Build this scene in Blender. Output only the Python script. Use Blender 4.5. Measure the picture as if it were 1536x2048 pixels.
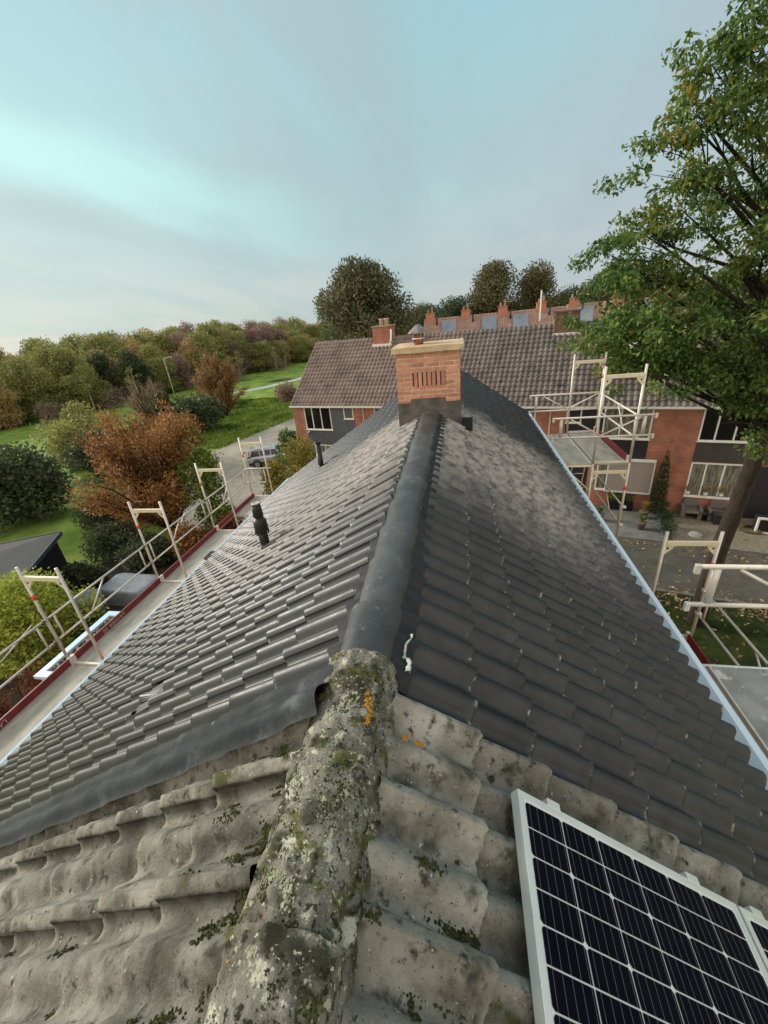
import bpy, bmesh, math, random
import numpy as np
from mathutils import Vector, Matrix, noise
R = math.radians
for o in list(bpy.data.objects): bpy.data.objects.remove(o)
S = bpy.context.scene
C = S.collection
rng = random.Random(7)
nr = np.random.RandomState(11)
G = -11.0                                   # ground height; the camera is at the origin, about 11 m up

# ------------------------------------------------------------------ camera
cd = bpy.data.cameras.new('camera'); cam = bpy.data.objects.new('camera', cd); C.objects.link(cam); S.camera = cam
pit, rol, yaw = R(25.514), R(-5.641), R(-11.847)
Fv = Vector((math.sin(yaw)*math.cos(pit), math.cos(yaw)*math.cos(pit), -math.sin(pit)))
R0 = Vector((math.cos(yaw), -math.sin(yaw), 0)); U0 = R0.cross(Fv)
Rv = R0*math.cos(rol)+U0*math.sin(rol); Uv = U0*math.cos(rol)-R0*math.sin(rol)
cam.matrix_world = Matrix(((Rv.x,Uv.x,-Fv.x,0),(Rv.y,Uv.y,-Fv.y,0),(Rv.z,Uv.z,-Fv.z,0),(0,0,0,1)))
cd.sensor_fit = 'HORIZONTAL'; cd.sensor_width = 36.0; cd.lens = 816.6/1536*36
cd.clip_start = 0.05; cd.clip_end = 3000

# ------------------------------------------------------------------ world: overcast evening sky
W = bpy.data.worlds.new('World'); S.world = W; W.use_nodes = True
def build_world():
    nt = W.node_tree; nt.nodes.clear(); L = nt.links.new
    def N(t, **k):
        n = nt.nodes.new(t)
        for a, b in k.items(): setattr(n, a, b)
        return n
    out = N('ShaderNodeOutputWorld'); bg = N('ShaderNodeBackground'); bg.inputs[1].default_value = 0.1
    sky = N('ShaderNodeTexSky', sky_type='NISHITA', sun_disc=False)
    sky.sun_elevation = R(22); sky.sun_rotation = R(-74); sky.altitude = 10
    tc = N('ShaderNodeTexCoord'); sep = N('ShaderNodeSeparateXYZ'); L(tc.outputs['Generated'], sep.inputs[0])
    def M(op, a, b=None):
        n = N('ShaderNodeMath', operation=op)
        for i, v in enumerate((a, b)):
            if v is None: continue
            if isinstance(v, (int, float)): n.inputs[i].default_value = v
            else: L(v, n.inputs[i])
        return n.outputs[0]
    x, y, z = sep.outputs
    el = M('MAXIMUM', z, 0.0)
    ramp = N('ShaderNodeValToRGB'); L(el, ramp.inputs[0])
    cr = ramp.color_ramp; cr.elements[0].position = 0; cr.elements[0].color = (.56,.60,.58,1)
    cr.elements[1].position = 1; cr.elements[1].color = (.25,.52,.70,1)
    for p, c in ((.08,(.52,.605,.60,1)),(.20,(.45,.665,.655,1)),(.34,(.385,.675,.715,1)),(.48,(.33,.64,.76,1))):
        e = cr.elements.new(p); e.color = c
    # broad soft cloud sheet, projected on a plane overhead
    d = M('ADD', el, .16)
    cmb = N('ShaderNodeCombineXYZ'); L(M('DIVIDE', x, d), cmb.inputs[0]); L(M('DIVIDE', y, d), cmb.inputs[1])
    mp = N('ShaderNodeMapping'); L(cmb.outputs[0], mp.inputs[0]); mp.inputs['Rotation'].default_value = (0,0,R(38)); mp.inputs['Scale'].default_value = (.9,.42,1)
    n1 = N('ShaderNodeTexNoise'); L(mp.outputs[0], n1.inputs[0]); n1.inputs['Scale'].default_value = 1.35; n1.inputs['Detail'].default_value = 7; n1.inputs['Roughness'].default_value = .52; n1.inputs['Distortion'].default_value = .4
    r1 = N('ShaderNodeMapRange'); L(n1.outputs[0], r1.inputs[0]); r1.inputs[1].default_value=.36; r1.inputs[2].default_value=.66; r1.interpolation_type='SMOOTHSTEP'
    grey = N('ShaderNodeMixRGB', blend_type='MIX'); L(M('MULTIPLY', r1.outputs[0], .9), grey.inputs[0]); L(ramp.outputs[0], grey.inputs[1]); grey.inputs[2].default_value=(.395,.545,.565,1)
    # warmer, lilac side to the right (east)
    rl = N('ShaderNodeMapRange'); L(M('ADD', M('MULTIPLY', x, .9), M('MULTIPLY', el, -.55)), rl.inputs[0]); rl.inputs[1].default_value=-.45; rl.inputs[2].default_value=.45; rl.interpolation_type='SMOOTHSTEP'
    lil = N('ShaderNodeMixRGB'); L(M('MULTIPLY', rl.outputs[0], .65), lil.inputs[0]); L(grey.outputs[0], lil.inputs[1]); lil.inputs[2].default_value=(.50,.545,.605,1)
    # bright break in the clouds in the west: a band sloping down to the right
    band = M('ADD', M('ADD', M('MULTIPLY', x, .32), z), -.072)
    wob = N('ShaderNodeTexNoise'); L(mp.outputs[0], wob.inputs[0]); wob.inputs['Scale'].default_value=2.2; wob.inputs['Detail'].default_value=4
    band = M('ADD', band, M('MULTIPLY', M('SUBTRACT', wob.outputs[0], .5), .16))
    b1 = N('ShaderNodeMapRange'); L(M('ABSOLUTE', band), b1.inputs[0]); b1.inputs[1].default_value=.085; b1.inputs[2].default_value=.0; b1.interpolation_type='SMOOTHSTEP'
    b2 = N('ShaderNodeMapRange'); L(x, b2.inputs[0]); b2.inputs[1].default_value=-.12; b2.inputs[2].default_value=-.75; b2.interpolation_type='SMOOTHSTEP'
    brk = N('ShaderNodeMixRGB'); L(M('MULTIPLY', b1.outputs[0], M('MULTIPLY', b2.outputs[0], .9)), brk.inputs[0]); L(lil.outputs[0], brk.inputs[1]); brk.inputs[2].default_value=(.54,.95,.93,1)
    # the whole western sky is lighter
    b3 = N('ShaderNodeMapRange'); L(x, b3.inputs[0]); b3.inputs[1].default_value=-.3; b3.inputs[2].default_value=-1.; 
    wst = N('ShaderNodeMixRGB', blend_type='MULTIPLY'); wst.inputs[0].default_value=1; L(brk.outputs[0], wst.inputs[1])
    cw = N('ShaderNodeMixRGB'); L(b3.outputs[0], cw.inputs[0]); cw.inputs[1].default_value=(1,1,1,1); cw.inputs[2].default_value=(.99,1.03,1.0,1); L(cw.outputs[0], wst.inputs[2])
    dt = N('ShaderNodeVectorMath', operation='DOT_PRODUCT'); L(tc.outputs['Generated'], dt.inputs[0]); dt.inputs[1].default_value = (-.891,.256,.375)
    vr = N('ShaderNodeMapRange'); L(dt.outputs['Value'], vr.inputs[0]); vr.inputs[1].default_value=.35; vr.inputs[2].default_value=1.0; vr.interpolation_type='SMOOTHSTEP'
    veil = N('ShaderNodeMixRGB'); L(M('MULTIPLY', vr.outputs[0], .22), veil.inputs[0]); L(wst.outputs[0], veil.inputs[1]); veil.inputs[2].default_value=(.95,1.0,.93,1)
    # unseen sky behind the camera, raised brighter and warmer to light the facades
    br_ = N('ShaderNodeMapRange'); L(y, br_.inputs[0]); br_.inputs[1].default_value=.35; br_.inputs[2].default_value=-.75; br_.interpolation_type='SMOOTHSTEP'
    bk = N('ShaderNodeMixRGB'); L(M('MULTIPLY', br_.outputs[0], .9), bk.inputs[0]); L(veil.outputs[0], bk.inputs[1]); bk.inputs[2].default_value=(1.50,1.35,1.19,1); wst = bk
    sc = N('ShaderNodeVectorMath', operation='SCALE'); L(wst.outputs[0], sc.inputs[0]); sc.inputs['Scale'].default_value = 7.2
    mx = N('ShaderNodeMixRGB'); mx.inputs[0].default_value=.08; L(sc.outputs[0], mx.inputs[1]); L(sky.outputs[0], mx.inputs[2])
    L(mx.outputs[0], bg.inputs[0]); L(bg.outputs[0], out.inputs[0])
build_world()
sd = bpy.data.lights.new('sun','SUN'); sun = bpy.data.objects.new('sun', sd); C.objects.link(sun)
sd.energy = 2.9; sd.angle = R(16); sd.color = (1.0,.93,.83)
el_, az_ = R(22), R(-74)
sdir = Vector((math.sin(az_)*math.cos(el_), math.cos(az_)*math.cos(el_), math.sin(el_)))
sun.rotation_euler = sdir.to_track_quat('Z','Y').to_euler()
S.view_settings.view_transform = 'Standard'; S.view_settings.look = 'None'; S.view_settings.gamma = 1; S.view_settings.exposure = 0.50
S.view_settings.use_curve_mapping = False

# ------------------------------------------------------------------ helpers
def tag(o, label=None, cat=None, group=None, kind=None):
    if label: o['label'] = label
    if cat: o['category'] = cat
    if group: o['group'] = group
    if kind: o['kind'] = kind
    return o
def empty(name, loc=(0,0,0), rz=0, **k):
    o = bpy.data.objects.new(name, None); C.objects.link(o); o.location = loc; o.rotation_euler = (0,0,rz); o.empty_display_size=.1
    return tag(o, **k)
class MB:
    def __init__(s): s.v=[]; s.f=[]
    def poly(s, pts, faces):
        b=len(s.v); s.v += [tuple(p) for p in pts]; s.f += [tuple(b+i for i in f) for f in faces]
    def box(s, lo, hi, M=None):
        p=[Vector((x,y,z)) for z in (lo[2],hi[2]) for y in (lo[1],hi[1]) for x in (lo[0],hi[0])]
        if M: p=[M@q for q in p]
        s.poly(p, [(0,2,3,1),(4,5,7,6),(0,1,5,4),(2,6,7,3),(0,4,6,2),(1,3,7,5)]); return s
    def tube(s, pts, r, n=8, cap=True):
        pts=[Vector(p) for p in pts]; rr=r if isinstance(r,(list,tuple)) else [r]*len(pts)
        base=len(s.v); prev=None
        for i,p in enumerate(pts):
            t=(pts[min(i+1,len(pts)-1)]-pts[max(i-1,0)]).normalized()
            if prev is None: a=t.orthogonal().normalized()
            else: a=(prev-t*prev.dot(t)).normalized()
            prev=a; b=t.cross(a)
            for k in range(n):
                q=2*math.pi*k/n; s.v.append(tuple(p+(a*math.cos(q)+b*math.sin(q))*rr[i]))
        for i in range(len(pts)-1):
            for k in range(n):
                k2=(k+1)%n; s.f.append((base+i*n+k, base+i*n+k2, base+(i+1)*n+k2, base+(i+1)*n+k))
        if cap:
            s.f.append(tuple(base+k for k in range(n))[::-1]); e=base+(len(pts)-1)*n; s.f.append(tuple(e+k for k in range(n)))
        return s
    def lathe(s, prof, c=(0,0,0), n=16, M=None):
        base=len(s.v)
        for r,z in prof:
            for k in range(n):
                q=2*math.pi*k/n; p=Vector((c[0]+r*math.cos(q), c[1]+r*math.sin(q), c[2]+z)); s.v.append(tuple(M@p if M else p))
        for i in range(len(prof)-1):
            for k in range(n):
                k2=(k+1)%n; s.f.append((base+i*n+k, base+i*n+k2, base+(i+1)*n+k2, base+(i+1)*n+k))
        s.f.append(tuple(base+k for k in range(n))[::-1]); e=base+(len(prof)-1)*n; s.f.append(tuple(e+k for k in range(n)))
        return s
    def prism(s, poly, z0, z1):
        n=len(poly); s.poly([(x,y,z0) for x,y in poly]+[(x,y,z1) for x,y in poly], [tuple(range(n))[::-1], tuple(range(n,2*n))]+[(i,(i+1)%n,n+(i+1)%n,n+i) for i in range(n)]); return s
    def mesh(s, name, mat, smooth=False):
        m=bpy.data.meshes.new(name); m.from_pydata(s.v,[],s.f); m.materials.append(mat)
        if smooth: m.polygons.foreach_set('use_smooth',[True]*len(m.polygons))
        m.update(); return m
    def build(s, name, mat, parent=None, smooth=False, bevel=0, **k):
        o=bpy.data.objects.new(name, s.mesh(name,mat,smooth)); C.objects.link(o); o.parent=parent
        if bevel:
            b=o.modifiers.new('bevel','BEVEL'); b.width=bevel; b.segments=2; b.limit_method='ANGLE'
        return tag(o,**k)
def inst(name, mesh, parent=None, M=None, **k):
    o=bpy.data.objects.new(name, mesh); C.objects.link(o); o.parent=parent
    if M is not None: o.matrix_local=M
    return tag(o,**k)
def kids(o): return [c for c in bpy.data.objects if c.parent==o]
CH={}
def copy_tree(o, parent=None, children=None):
    c=o.copy(); C.objects.link(c)
    if parent is not None: c.parent=parent
    for ch in o.children: copy_tree(ch, c)
    return c
def grid_mesh(name, P, mat, smooth=True):
    """P: rows x cols x 3 array of points -> mesh"""
    P=np.asarray(P,float); a,b=P.shape[:2]; m=bpy.data.meshes.new(name)
    f=[(i*b+j,i*b+j+1,(i+1)*b+j+1,(i+1)*b+j) for i in range(a-1) for j in range(b-1)]
    m.from_pydata(P.reshape(-1,3).tolist(),[],f); m.materials.append(mat)
    if smooth: m.polygons.foreach_set('use_smooth',[True]*len(f))
    m.update(); return m

# ------------------------------------------------------------------ materials
def mat(name, cols, scale=4.0, detail=5.0, rough=.6, bump=0.0, bscale=40.0, metal=0.0, spec=.5, rnd=0.0, island=0.0, stretch=None, layers=(), trans=0.0, coord='pos', lo=.35, hi=.65, coat=0.0, bdist=.01, rvar=0.0):
    m=bpy.data.materials.new(name); m.use_nodes=True; nt=m.node_tree; L=nt.links.new; nt.nodes.clear()
    def N(t, **k):
        n=nt.nodes.new(t)
        for a,b in k.items(): setattr(n,a,b)
        return n
    out=N('ShaderNodeOutputMaterial'); bs=N('ShaderNodeBsdfPrincipled')
    if coord=='pos': co=N('ShaderNodeNewGeometry').outputs['Position']
    else: co=N('ShaderNodeTexCoord').outputs['Object']
    if stretch:
        mp=N('ShaderNodeMapping'); L(co,mp.inputs[0]); mp.inputs['Scale'].default_value=stretch; co=mp.outputs[0]
    def noise(sc,de=5.,ro=.6):
        n=N('ShaderNodeTexNoise'); L(co,n.inputs[0]); n.inputs['Scale'].default_value=sc; n.inputs['Detail'].default_value=de; n.inputs['Roughness'].default_value=ro; return n.outputs[0]
    def smooth(v,a,b):
        r=N('ShaderNodeMapRange'); r.interpolation_type='SMOOTHSTEP'; L(v,r.inputs[0]); r.inputs[1].default_value=a; r.inputs[2].default_value=b; return r.outputs[0]
    def mix(fac,a,b,t='MIX'):
        n=N('ShaderNodeMixRGB',blend_type=t)
        for i,v in enumerate((fac,a,b)):
            if isinstance(v,(int,float)): n.inputs[i].default_value=v
            elif isinstance(v,tuple): n.inputs[i].default_value=(*v,1)
            else: L(v,n.inputs[i])
        return n.outputs[0]
    cols=[tuple(c) for c in cols]
    if len(cols)==1: col=mix(0.,cols[0],cols[0])
    else:
        rp=N('ShaderNodeValToRGB'); cr=rp.color_ramp
        for i,c in enumerate(cols):
            p=lo+(hi-lo)*i/(len(cols)-1)
            e=cr.elements[i] if i<2 else cr.elements.new(p)
            e.position=p; e.color=(*c,1)
        # (elements sort themselves by position)
        if island: 
            g=N('ShaderNodeNewGeometry'); src=N('ShaderNodeMath',operation='ADD'); a=N('ShaderNodeMath',operation='MULTIPLY'); L(g.outputs['Random Per Island'],a.inputs[0]); a.inputs[1].default_value=island
            b=N('ShaderNodeMath',operation='MULTIPLY'); L(noise(scale,detail),b.inputs[0]); b.inputs[1].default_value=1-island
            L(a.outputs[0],src.inputs[0]); L(b.outputs[0],src.inputs[1]); L(src.outputs[0],rp.inputs[0])
        else: L(noise(scale,detail),rp.inputs[0])
        col=rp.outputs[0]
    if rnd:
        oi=N('ShaderNodeObjectInfo'); mr=N('ShaderNodeMapRange'); L(oi.outputs['Random'],mr.inputs[0]); mr.inputs[3].default_value=1-rnd; mr.inputs[4].default_value=1+rnd
        cb=N('ShaderNodeCombineXYZ')
        for i in range(3): L(mr.outputs[0],cb.inputs[i])
        col=mix(1.,col,cb.outputs[0],'MULTIPLY')
    for ly in layers:                     # (colour, noise scale, lo, hi[, voronoi])
        if len(ly)>4 and ly[4]=='vor':
            v=N('ShaderNodeTexVoronoi'); L(co,v.inputs[0]); v.inputs['Scale'].default_value=ly[1]; fac=smooth(v.outputs['Distance'],ly[3],ly[2])
        else: fac=smooth(noise(ly[1],6.),ly[2],ly[3])
        if len(ly)>5:
            mm=N('ShaderNodeMath',operation='MULTIPLY'); L(fac,mm.inputs[0]); L(smooth(noise(ly[5],3.),.45,.6),mm.inputs[1]); fac=mm.outputs[0]
        col=mix(fac,col,ly[0])
    L(col,bs.inputs['Base Color'])
    bs.inputs['Roughness'].default_value=rough; bs.inputs['Metallic'].default_value=metal; bs.inputs['Specular IOR Level'].default_value=spec
    if rvar:
        r=N('ShaderNodeMapRange'); L(noise(scale*2.3,4.),r.inputs[0]); r.inputs[1].default_value=.3; r.inputs[2].default_value=.7; r.inputs[3].default_value=rough-rvar; r.inputs[4].default_value=rough+rvar; L(r.outputs[0],bs.inputs['Roughness'])
    if coat: bs.inputs['Coat Weight'].default_value=coat; bs.inputs['Coat Roughness'].default_value=.2
    if bump:
        b=N('ShaderNodeBump'); b.inputs['Strength'].default_value=bump; b.inputs['Distance'].default_value=bdist; L(noise(bscale,6.,.65),b.inputs['Height']); L(b.outputs[0],bs.inputs['Normal'])
    if trans:
        tr=N('ShaderNodeBsdfTranslucent'); L(col,tr.inputs[0]); ms=N('ShaderNodeMixShader'); ms.inputs[0].default_value=trans; L(bs.outputs[0],ms.inputs[1]); L(tr.outputs[0],ms.inputs[2]); L(ms.outputs[0],out.inputs[0])
    else: L(bs.outputs[0],out.inputs[0])
    return m
def brick_mat(name, c1, c2, mortar, sx=1.0):
    m=bpy.data.materials.new(name); m.use_nodes=True; nt=m.node_tree; L=nt.links.new; bs=nt.nodes['Principled BSDF']
    tc=nt.nodes.new('ShaderNodeTexCoord'); sp=nt.nodes.new('ShaderNodeSeparateXYZ'); L(tc.outputs['Object'],sp.inputs[0])
    ad=nt.nodes.new('ShaderNodeMath'); ad.operation='ADD'; L(sp.outputs[0],ad.inputs[0]); L(sp.outputs[1],ad.inputs[1])
    cb=nt.nodes.new('ShaderNodeCombineXYZ'); L(ad.outputs[0],cb.inputs[0]); L(sp.outputs[2],cb.inputs[1])
    bt=nt.nodes.new('ShaderNodeTexBrick'); L(cb.outputs[0],bt.inputs[0]); bt.inputs['Scale'].default_value=1; bt.inputs['Brick Width'].default_value=.22; bt.inputs['Row Height'].default_value=.0625; bt.inputs['Mortar Size'].default_value=.006
    bt.inputs['Color1'].default_value=(*c1,1); bt.inputs['Color2'].default_value=(*c2,1); bt.inputs['Mortar'].default_value=(*mortar,1); bt.inputs['Bias'].default_value=-.1
    ns=nt.nodes.new('ShaderNodeTexNoise'); L(tc.outputs['Object'],ns.inputs[0]); ns.inputs['Scale'].default_value=1.3; ns.inputs['Detail'].default_value=7
    mr=nt.nodes.new('ShaderNodeMapRange'); L(ns.outputs[0],mr.inputs[0]); mr.inputs[1].default_value=.3; mr.inputs[2].default_value=.7; mr.inputs[3].default_value=.72; mr.inputs[4].default_value=1.2
    sc=nt.nodes.new('ShaderNodeVectorMath'); sc.operation='SCALE'; L(bt.outputs[0],sc.inputs[0]); L(mr.outputs[0],sc.inputs['Scale']); L(sc.outputs[0],bs.inputs['Base Color'])
    bs.inputs['Roughness'].default_value=.9
    bp=nt.nodes.new('ShaderNodeBump'); bp.inputs['Strength'].default_value=.4; bp.inputs['Distance'].default_value=.01; bp.invert=True; L(bt.outputs['Fac'],bp.inputs['Height']); L(bp.outputs[0],bs.inputs['Normal'])
    return m
def glass_mat(name, col=(.02,.022,.025), rough=.06):
    return mat(name,[col],rough=rough,spec=.6)
M={}
def tile_black():
    """anthracite concrete tile; sawing dust lies on part of the roof"""
    m=mat('black_tile',[(.0108,.0101,.0094),(.0235,.0222,.0205)],scale=5,rough=.47,bump=.45,bscale=160,bdist=.002,rnd=.32,spec=.6,rvar=.08,
        layers=[((.15,.14,.125),38,.68,.80),((.28,.26,.23),70,.72,.80,'n',2.5)])
    nt=m.node_tree; L=nt.links.new; bs=[n for n in nt.nodes if n.type=='BSDF_PRINCIPLED'][0]
    col=bs.inputs['Base Color'].links[0].from_socket
    g=nt.nodes.new('ShaderNodeNewGeometry'); sp=nt.nodes.new('ShaderNodeSeparateXYZ'); L(g.outputs['Position'],sp.inputs[0])
    def mr(v,a,b,c=0.,d=1.):
        r=nt.nodes.new('ShaderNodeMapRange'); r.interpolation_type='SMOOTHSTEP'; L(v,r.inputs[0]); r.inputs[1].default_value=a; r.inputs[2].default_value=b; r.inputs[3].default_value=c; r.inputs[4].default_value=d; return r.outputs[0]
    def mul(a,b):
        n=nt.nodes.new('ShaderNodeMath'); n.operation='MULTIPLY'
        for i,v in enumerate((a,b)):
            if isinstance(v,float): n.inputs[i].default_value=v
            else: L(v,n.inputs[i])
        return n.outputs[0]
    def nz(s,d=5.):
        n=nt.nodes.new('ShaderNodeTexNoise'); L(g.outputs['Position'],n.inputs[0]); n.inputs['Scale'].default_value=s; n.inputs['Detail'].default_value=d; n.inputs['Roughness'].default_value=.65; return n.outputs[0]
    ad=nt.nodes.new('ShaderNodeMath'); ad.operation='MULTIPLY_ADD'; L(nz(1.2),ad.inputs[0]); ad.inputs[1].default_value=2.2; L(sp.outputs[1],ad.inputs[2])
    # dust belt on the slope between y=3.4 and y=7.6, thinning downwards
    a=mr(ad.outputs[0],3.9,6.0); b=mr(ad.outputs[0],8.9,8.0)
    sl=mr(sp.outputs[0],-3.9,-1.2); sr=mr(sp.outputs[0],2.1,1.0)
    f=mul(mul(mul(a,b),mul(sl,sr)),mr(nz(9.,7.),.30,.62,.12,.85))
    mx=nt.nodes.new('ShaderNodeMixRGB'); L(f,mx.inputs[0]); L(col,mx.inputs[1]); mx.inputs[2].default_value=(.40,.355,.315,1)
    at=nt.nodes.new('ShaderNodeAttribute'); at.attribute_name='wear'
    wf=mul(mul(at.outputs['Fac'],mr(nz(22.,4.),.525,.64)),.8)
    m3=nt.nodes.new('ShaderNodeMixRGB'); L(wf,m3.inputs[0]); L(mx.outputs[0],m3.inputs[1]); m3.inputs[2].default_value=(.42,.40,.37,1); L(m3.outputs[0],bs.inputs['Base Color'])
    ro=bs.inputs['Roughness'].links[0].from_socket
    m2=nt.nodes.new('ShaderNodeMath'); m2.operation='MULTIPLY_ADD'; L(f,m2.inputs[0]); m2.inputs[1].default_value=.4; L(ro,m2.inputs[2]); L(m2.outputs[0],bs.inputs['Roughness'])
    return m
M['tile']=tile_black()
M['cap']=mat('black_ridge',[(.040,.039,.037),(.088,.086,.082)],scale=3,rough=.42,bump=.3,bscale=90,bdist=.003,rnd=.15,rvar=.1,layers=[((.12,.13,.13),16,.58,.72),((.22,.22,.21),60,.68,.76)])
M['old']=mat('old_concrete',[(.135,.122,.096),(.27,.247,.20),(.385,.358,.30)],scale=5,detail=8,rough=.95,bump=1.0,bscale=75,bdist=.008,rnd=.26,spec=.2,lo=.32,hi=.68,
    layers=[((.085,.078,.058),3.4,.48,.66),((.055,.052,.038),9,.52,.72),((.040,.037,.028),24,.55,.72),((.075,.082,.03),7,.60,.72),((.52,.49,.39),46,.655,.71),((.03,.028,.022),90,.63,.68)])
def old_joints(m):
    nt=m.node_tree; L=nt.links.new; bs=[n for n in nt.nodes if n.type=='BSDF_PRINCIPLED'][0]; col=bs.inputs['Base Color'].links[0].from_socket
    g=nt.nodes.new('ShaderNodeNewGeometry')
    def nz(sc,a,b):
        n=nt.nodes.new('ShaderNodeTexNoise'); L(g.outputs['Position'],n.inputs[0]); n.inputs['Scale'].default_value=sc; n.inputs['Detail'].default_value=6
        r=nt.nodes.new('ShaderNodeMapRange'); L(n.outputs[0],r.inputs[0]); r.inputs[1].default_value=a; r.inputs[2].default_value=b; return r.outputs[0]
    for attr,sc,a,b,k,c in (('wear',18,.35,.6,.7,(.40,.36,.28)),('dirt',10,.30,.55,.9,(.030,.028,.018))):
        at=nt.nodes.new('ShaderNodeAttribute'); at.attribute_name=attr
        p=nt.nodes.new('ShaderNodeMath'); p.operation='MULTIPLY'; L(at.outputs['Fac'],p.inputs[0]); L(nz(sc,a,b),p.inputs[1])
        q=nt.nodes.new('ShaderNodeMath'); q.operation='MULTIPLY'; L(p.outputs[0],q.inputs[0]); q.inputs[1].default_value=k
        x=nt.nodes.new('ShaderNodeMixRGB'); L(q.outputs[0],x.inputs[0]); L(col,x.inputs[1]); x.inputs[2].default_value=(*c,1); col=x.outputs[0]
    L(col,bs.inputs['Base Color'])
old_joints(M['old'])
M['oldcap']=mat('old_ridge',[(.11,.098,.072),(.215,.195,.152),(.30,.275,.225)],scale=9,detail=8,rough=.95,bump=1.0,bscale=45,bdist=.016,rnd=.1,spec=.2,
    layers=[((.06,.055,.036),7,.50,.60),((.10,.105,.035),12,.54,.62),((.52,.49,.37),9,.60,.64),((.46,.43,.33),24,.60,.645),((.035,.033,.022),38,.57,.63),((.50,.47,.36),70,.61,.66),((.03,.03,.022),110,.60,.65)])
M['moss']=mat('moss',[(.020,.026,.010),(.055,.062,.018),(.09,.075,.03)],scale=30,rough=1,bump=.8,bscale=200,bdist=.006,spec=.1)
M['lichen']=mat('pale_lichen',[(.22,.22,.14),(.40,.40,.30)],scale=40,rough=1,bump=.8,bscale=160,bdist=.004,spec=.1,layers=[((.20,.20,.13),70,.58,.66)])
M['lichen_o']=mat('orange_lichen',[(.42,.17,.02),(.62,.30,.05)],scale=40,rough=1,bump=.8,bscale=180,bdist=.004,spec=.1,layers=[((.35,.32,.22),50,.60,.68)])
M['lead']=mat('lead_sheet',[(.015,.0175,.018),(.029,.033,.034)],scale=3,detail=7,rough=.78,spec=.3,bump=.5,bscale=9,bdist=.02,rvar=.12,layers=[((.11,.125,.125),5,.55,.80)])
M['leadbrown']=mat('lead_apron',[(.05,.043,.038),(.13,.105,.09)],scale=7,rough=.5,bump=.6,bscale=12,bdist=.02,layers=[((.20,.16,.13),20,.62,.72)])
M['membrane']=mat('underlay',[(.015,.015,.016),(.03,.03,.03)],scale=10,rough=.8)
M['foam']=mat('sealing_foam',[(.50,.49,.45),(.68,.66,.62)],scale=30,rough=.9,bump=.6,bscale=80)
M['zinc']=mat('gutter_zinc',[(.68,.77,.82),(.75,.82,.86)],scale=4,rough=.38,metal=.0,spec=.6,layers=[((.36,.42,.46),9,.66,.8)])
M['brickwall']=brick_mat('house_brick',(.50,.175,.098),(.36,.118,.066),(.34,.25,.19))
M['brick']=mat('chimney_brick',[(.46,.195,.125),(.60,.28,.185)],scale=18,rough=.92,bump=.7,bscale=70,bdist=.004,rnd=.22,layers=[((.60,.45,.36),30,.64,.74),((.20,.09,.06),22,.66,.76)])
M['mortar']=mat('mortar',[(.62,.50,.38),(.74,.62,.48)],scale=25,rough=1,bump=.6,bscale=90)
M['slab']=mat('weathered_slab',[(.52,.36,.20),(.68,.52,.34)],scale=6,detail=8,rough=.95,bump=1,bscale=40,bdist=.015,layers=[((.55,.31,.10),9,.56,.70),((.14,.11,.08),22,.64,.72)])
M['rust']=mat('rusty_flue',[(.16,.05,.028),(.34,.12,.05)],scale=14,rough=.7,bump=.5)
M['cowl']=mat('tarnished_sheet',[(.20,.15,.14),(.33,.27,.26)],scale=9,rough=.5,metal=.5)
M['rubber']=mat('black_plastic',[(.010,.0095,.0095),(.022,.020,.019)],scale=8,rough=.45,rvar=.1)
M['steel']=mat('galvanised_tube',[(.62,.55,.47),(.76,.69,.60)],scale=7,rough=.45,metal=.15,spec=.5,rnd=.08,layers=[((.34,.30,.26),14,.64,.74)])
M['beam']=mat('pale_beam',[(.74,.62,.44),(.82,.71,.53)],scale=6,rough=.5,metal=.15)
M['orange']=mat('orange_paint',[(.78,.10,.025)],rough=.5)
M['toe']=mat('red_toe_board',[(.15,.014,.014),(.21,.025,.022)],scale=6,rough=.55,layers=[((.26,.16,.14),30,.66,.74)])
M['deckpale']=mat('toe_edge',[(.5,.46,.42)],rough=.6)
M['deck']=mat('scaffold_deck',[(.36,.315,.25),(.52,.465,.385)],scale=2.2,detail=8,rough=.8,bump=.4,bscale=60,stretch=(3,1,1),layers=[((.12,.11,.095),5,.60,.74),((.06,.055,.05),17,.68,.76)])
M['decksteel']=mat('perforated_plank',[(.50,.52,.50),(.60,.62,.60)],scale=8,rough=.45,metal=.3)
M['deckworn']=mat('worn_deck',[(.22,.21,.185),(.37,.355,.32)],scale=3.5,detail=8,rough=.6,bump=.5,bscale=30,layers=[((.60,.59,.51),6,.575,.68),((.62,.58,.45),22,.64,.70)])
M['alu']=mat('panel_frame',[(.66,.66,.62),(.76,.76,.71)],scale=5,rough=.35,metal=.35,layers=[((.40,.47,.48),11,.62,.74)])
M['cell']=mat('solar_cell',[(.0035,.0035,.008),(.006,.005,.012)],scale=2,rough=.3,spec=.02)
M['busbar']=mat('busbar',[(.11,.10,.10)],rough=.4)
M['backsheet']=mat('backsheet',[(.74,.74,.70)],rough=.25)
M['white']=mat('white_frame',[(.80,.77,.69),(.86,.83,.75)],scale=3,rough=.45)
M['pane']=glass_mat('window_glass',(.014,.013,.012))
M['panecurt']=mat('window_glass_curtain',[(.10,.10,.075),(.30,.28,.20)],scale=3.2,rough=.12,stretch=(5,5,.6),lo=.4,hi=.6)
M['panelgrey']=mat('grey_boarding',[(.10,.10,.105),(.13,.13,.135)],scale=3,rough=.7)
M['paneldark']=mat('dark_boarding',[(.016,.013,.016),(.024,.020,.024)],scale=3,rough=.6)
M['panelbrown']=mat('brown_boarding',[(.055,.047,.042),(.072,.062,.055)],scale=3,rough=.7)
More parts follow.
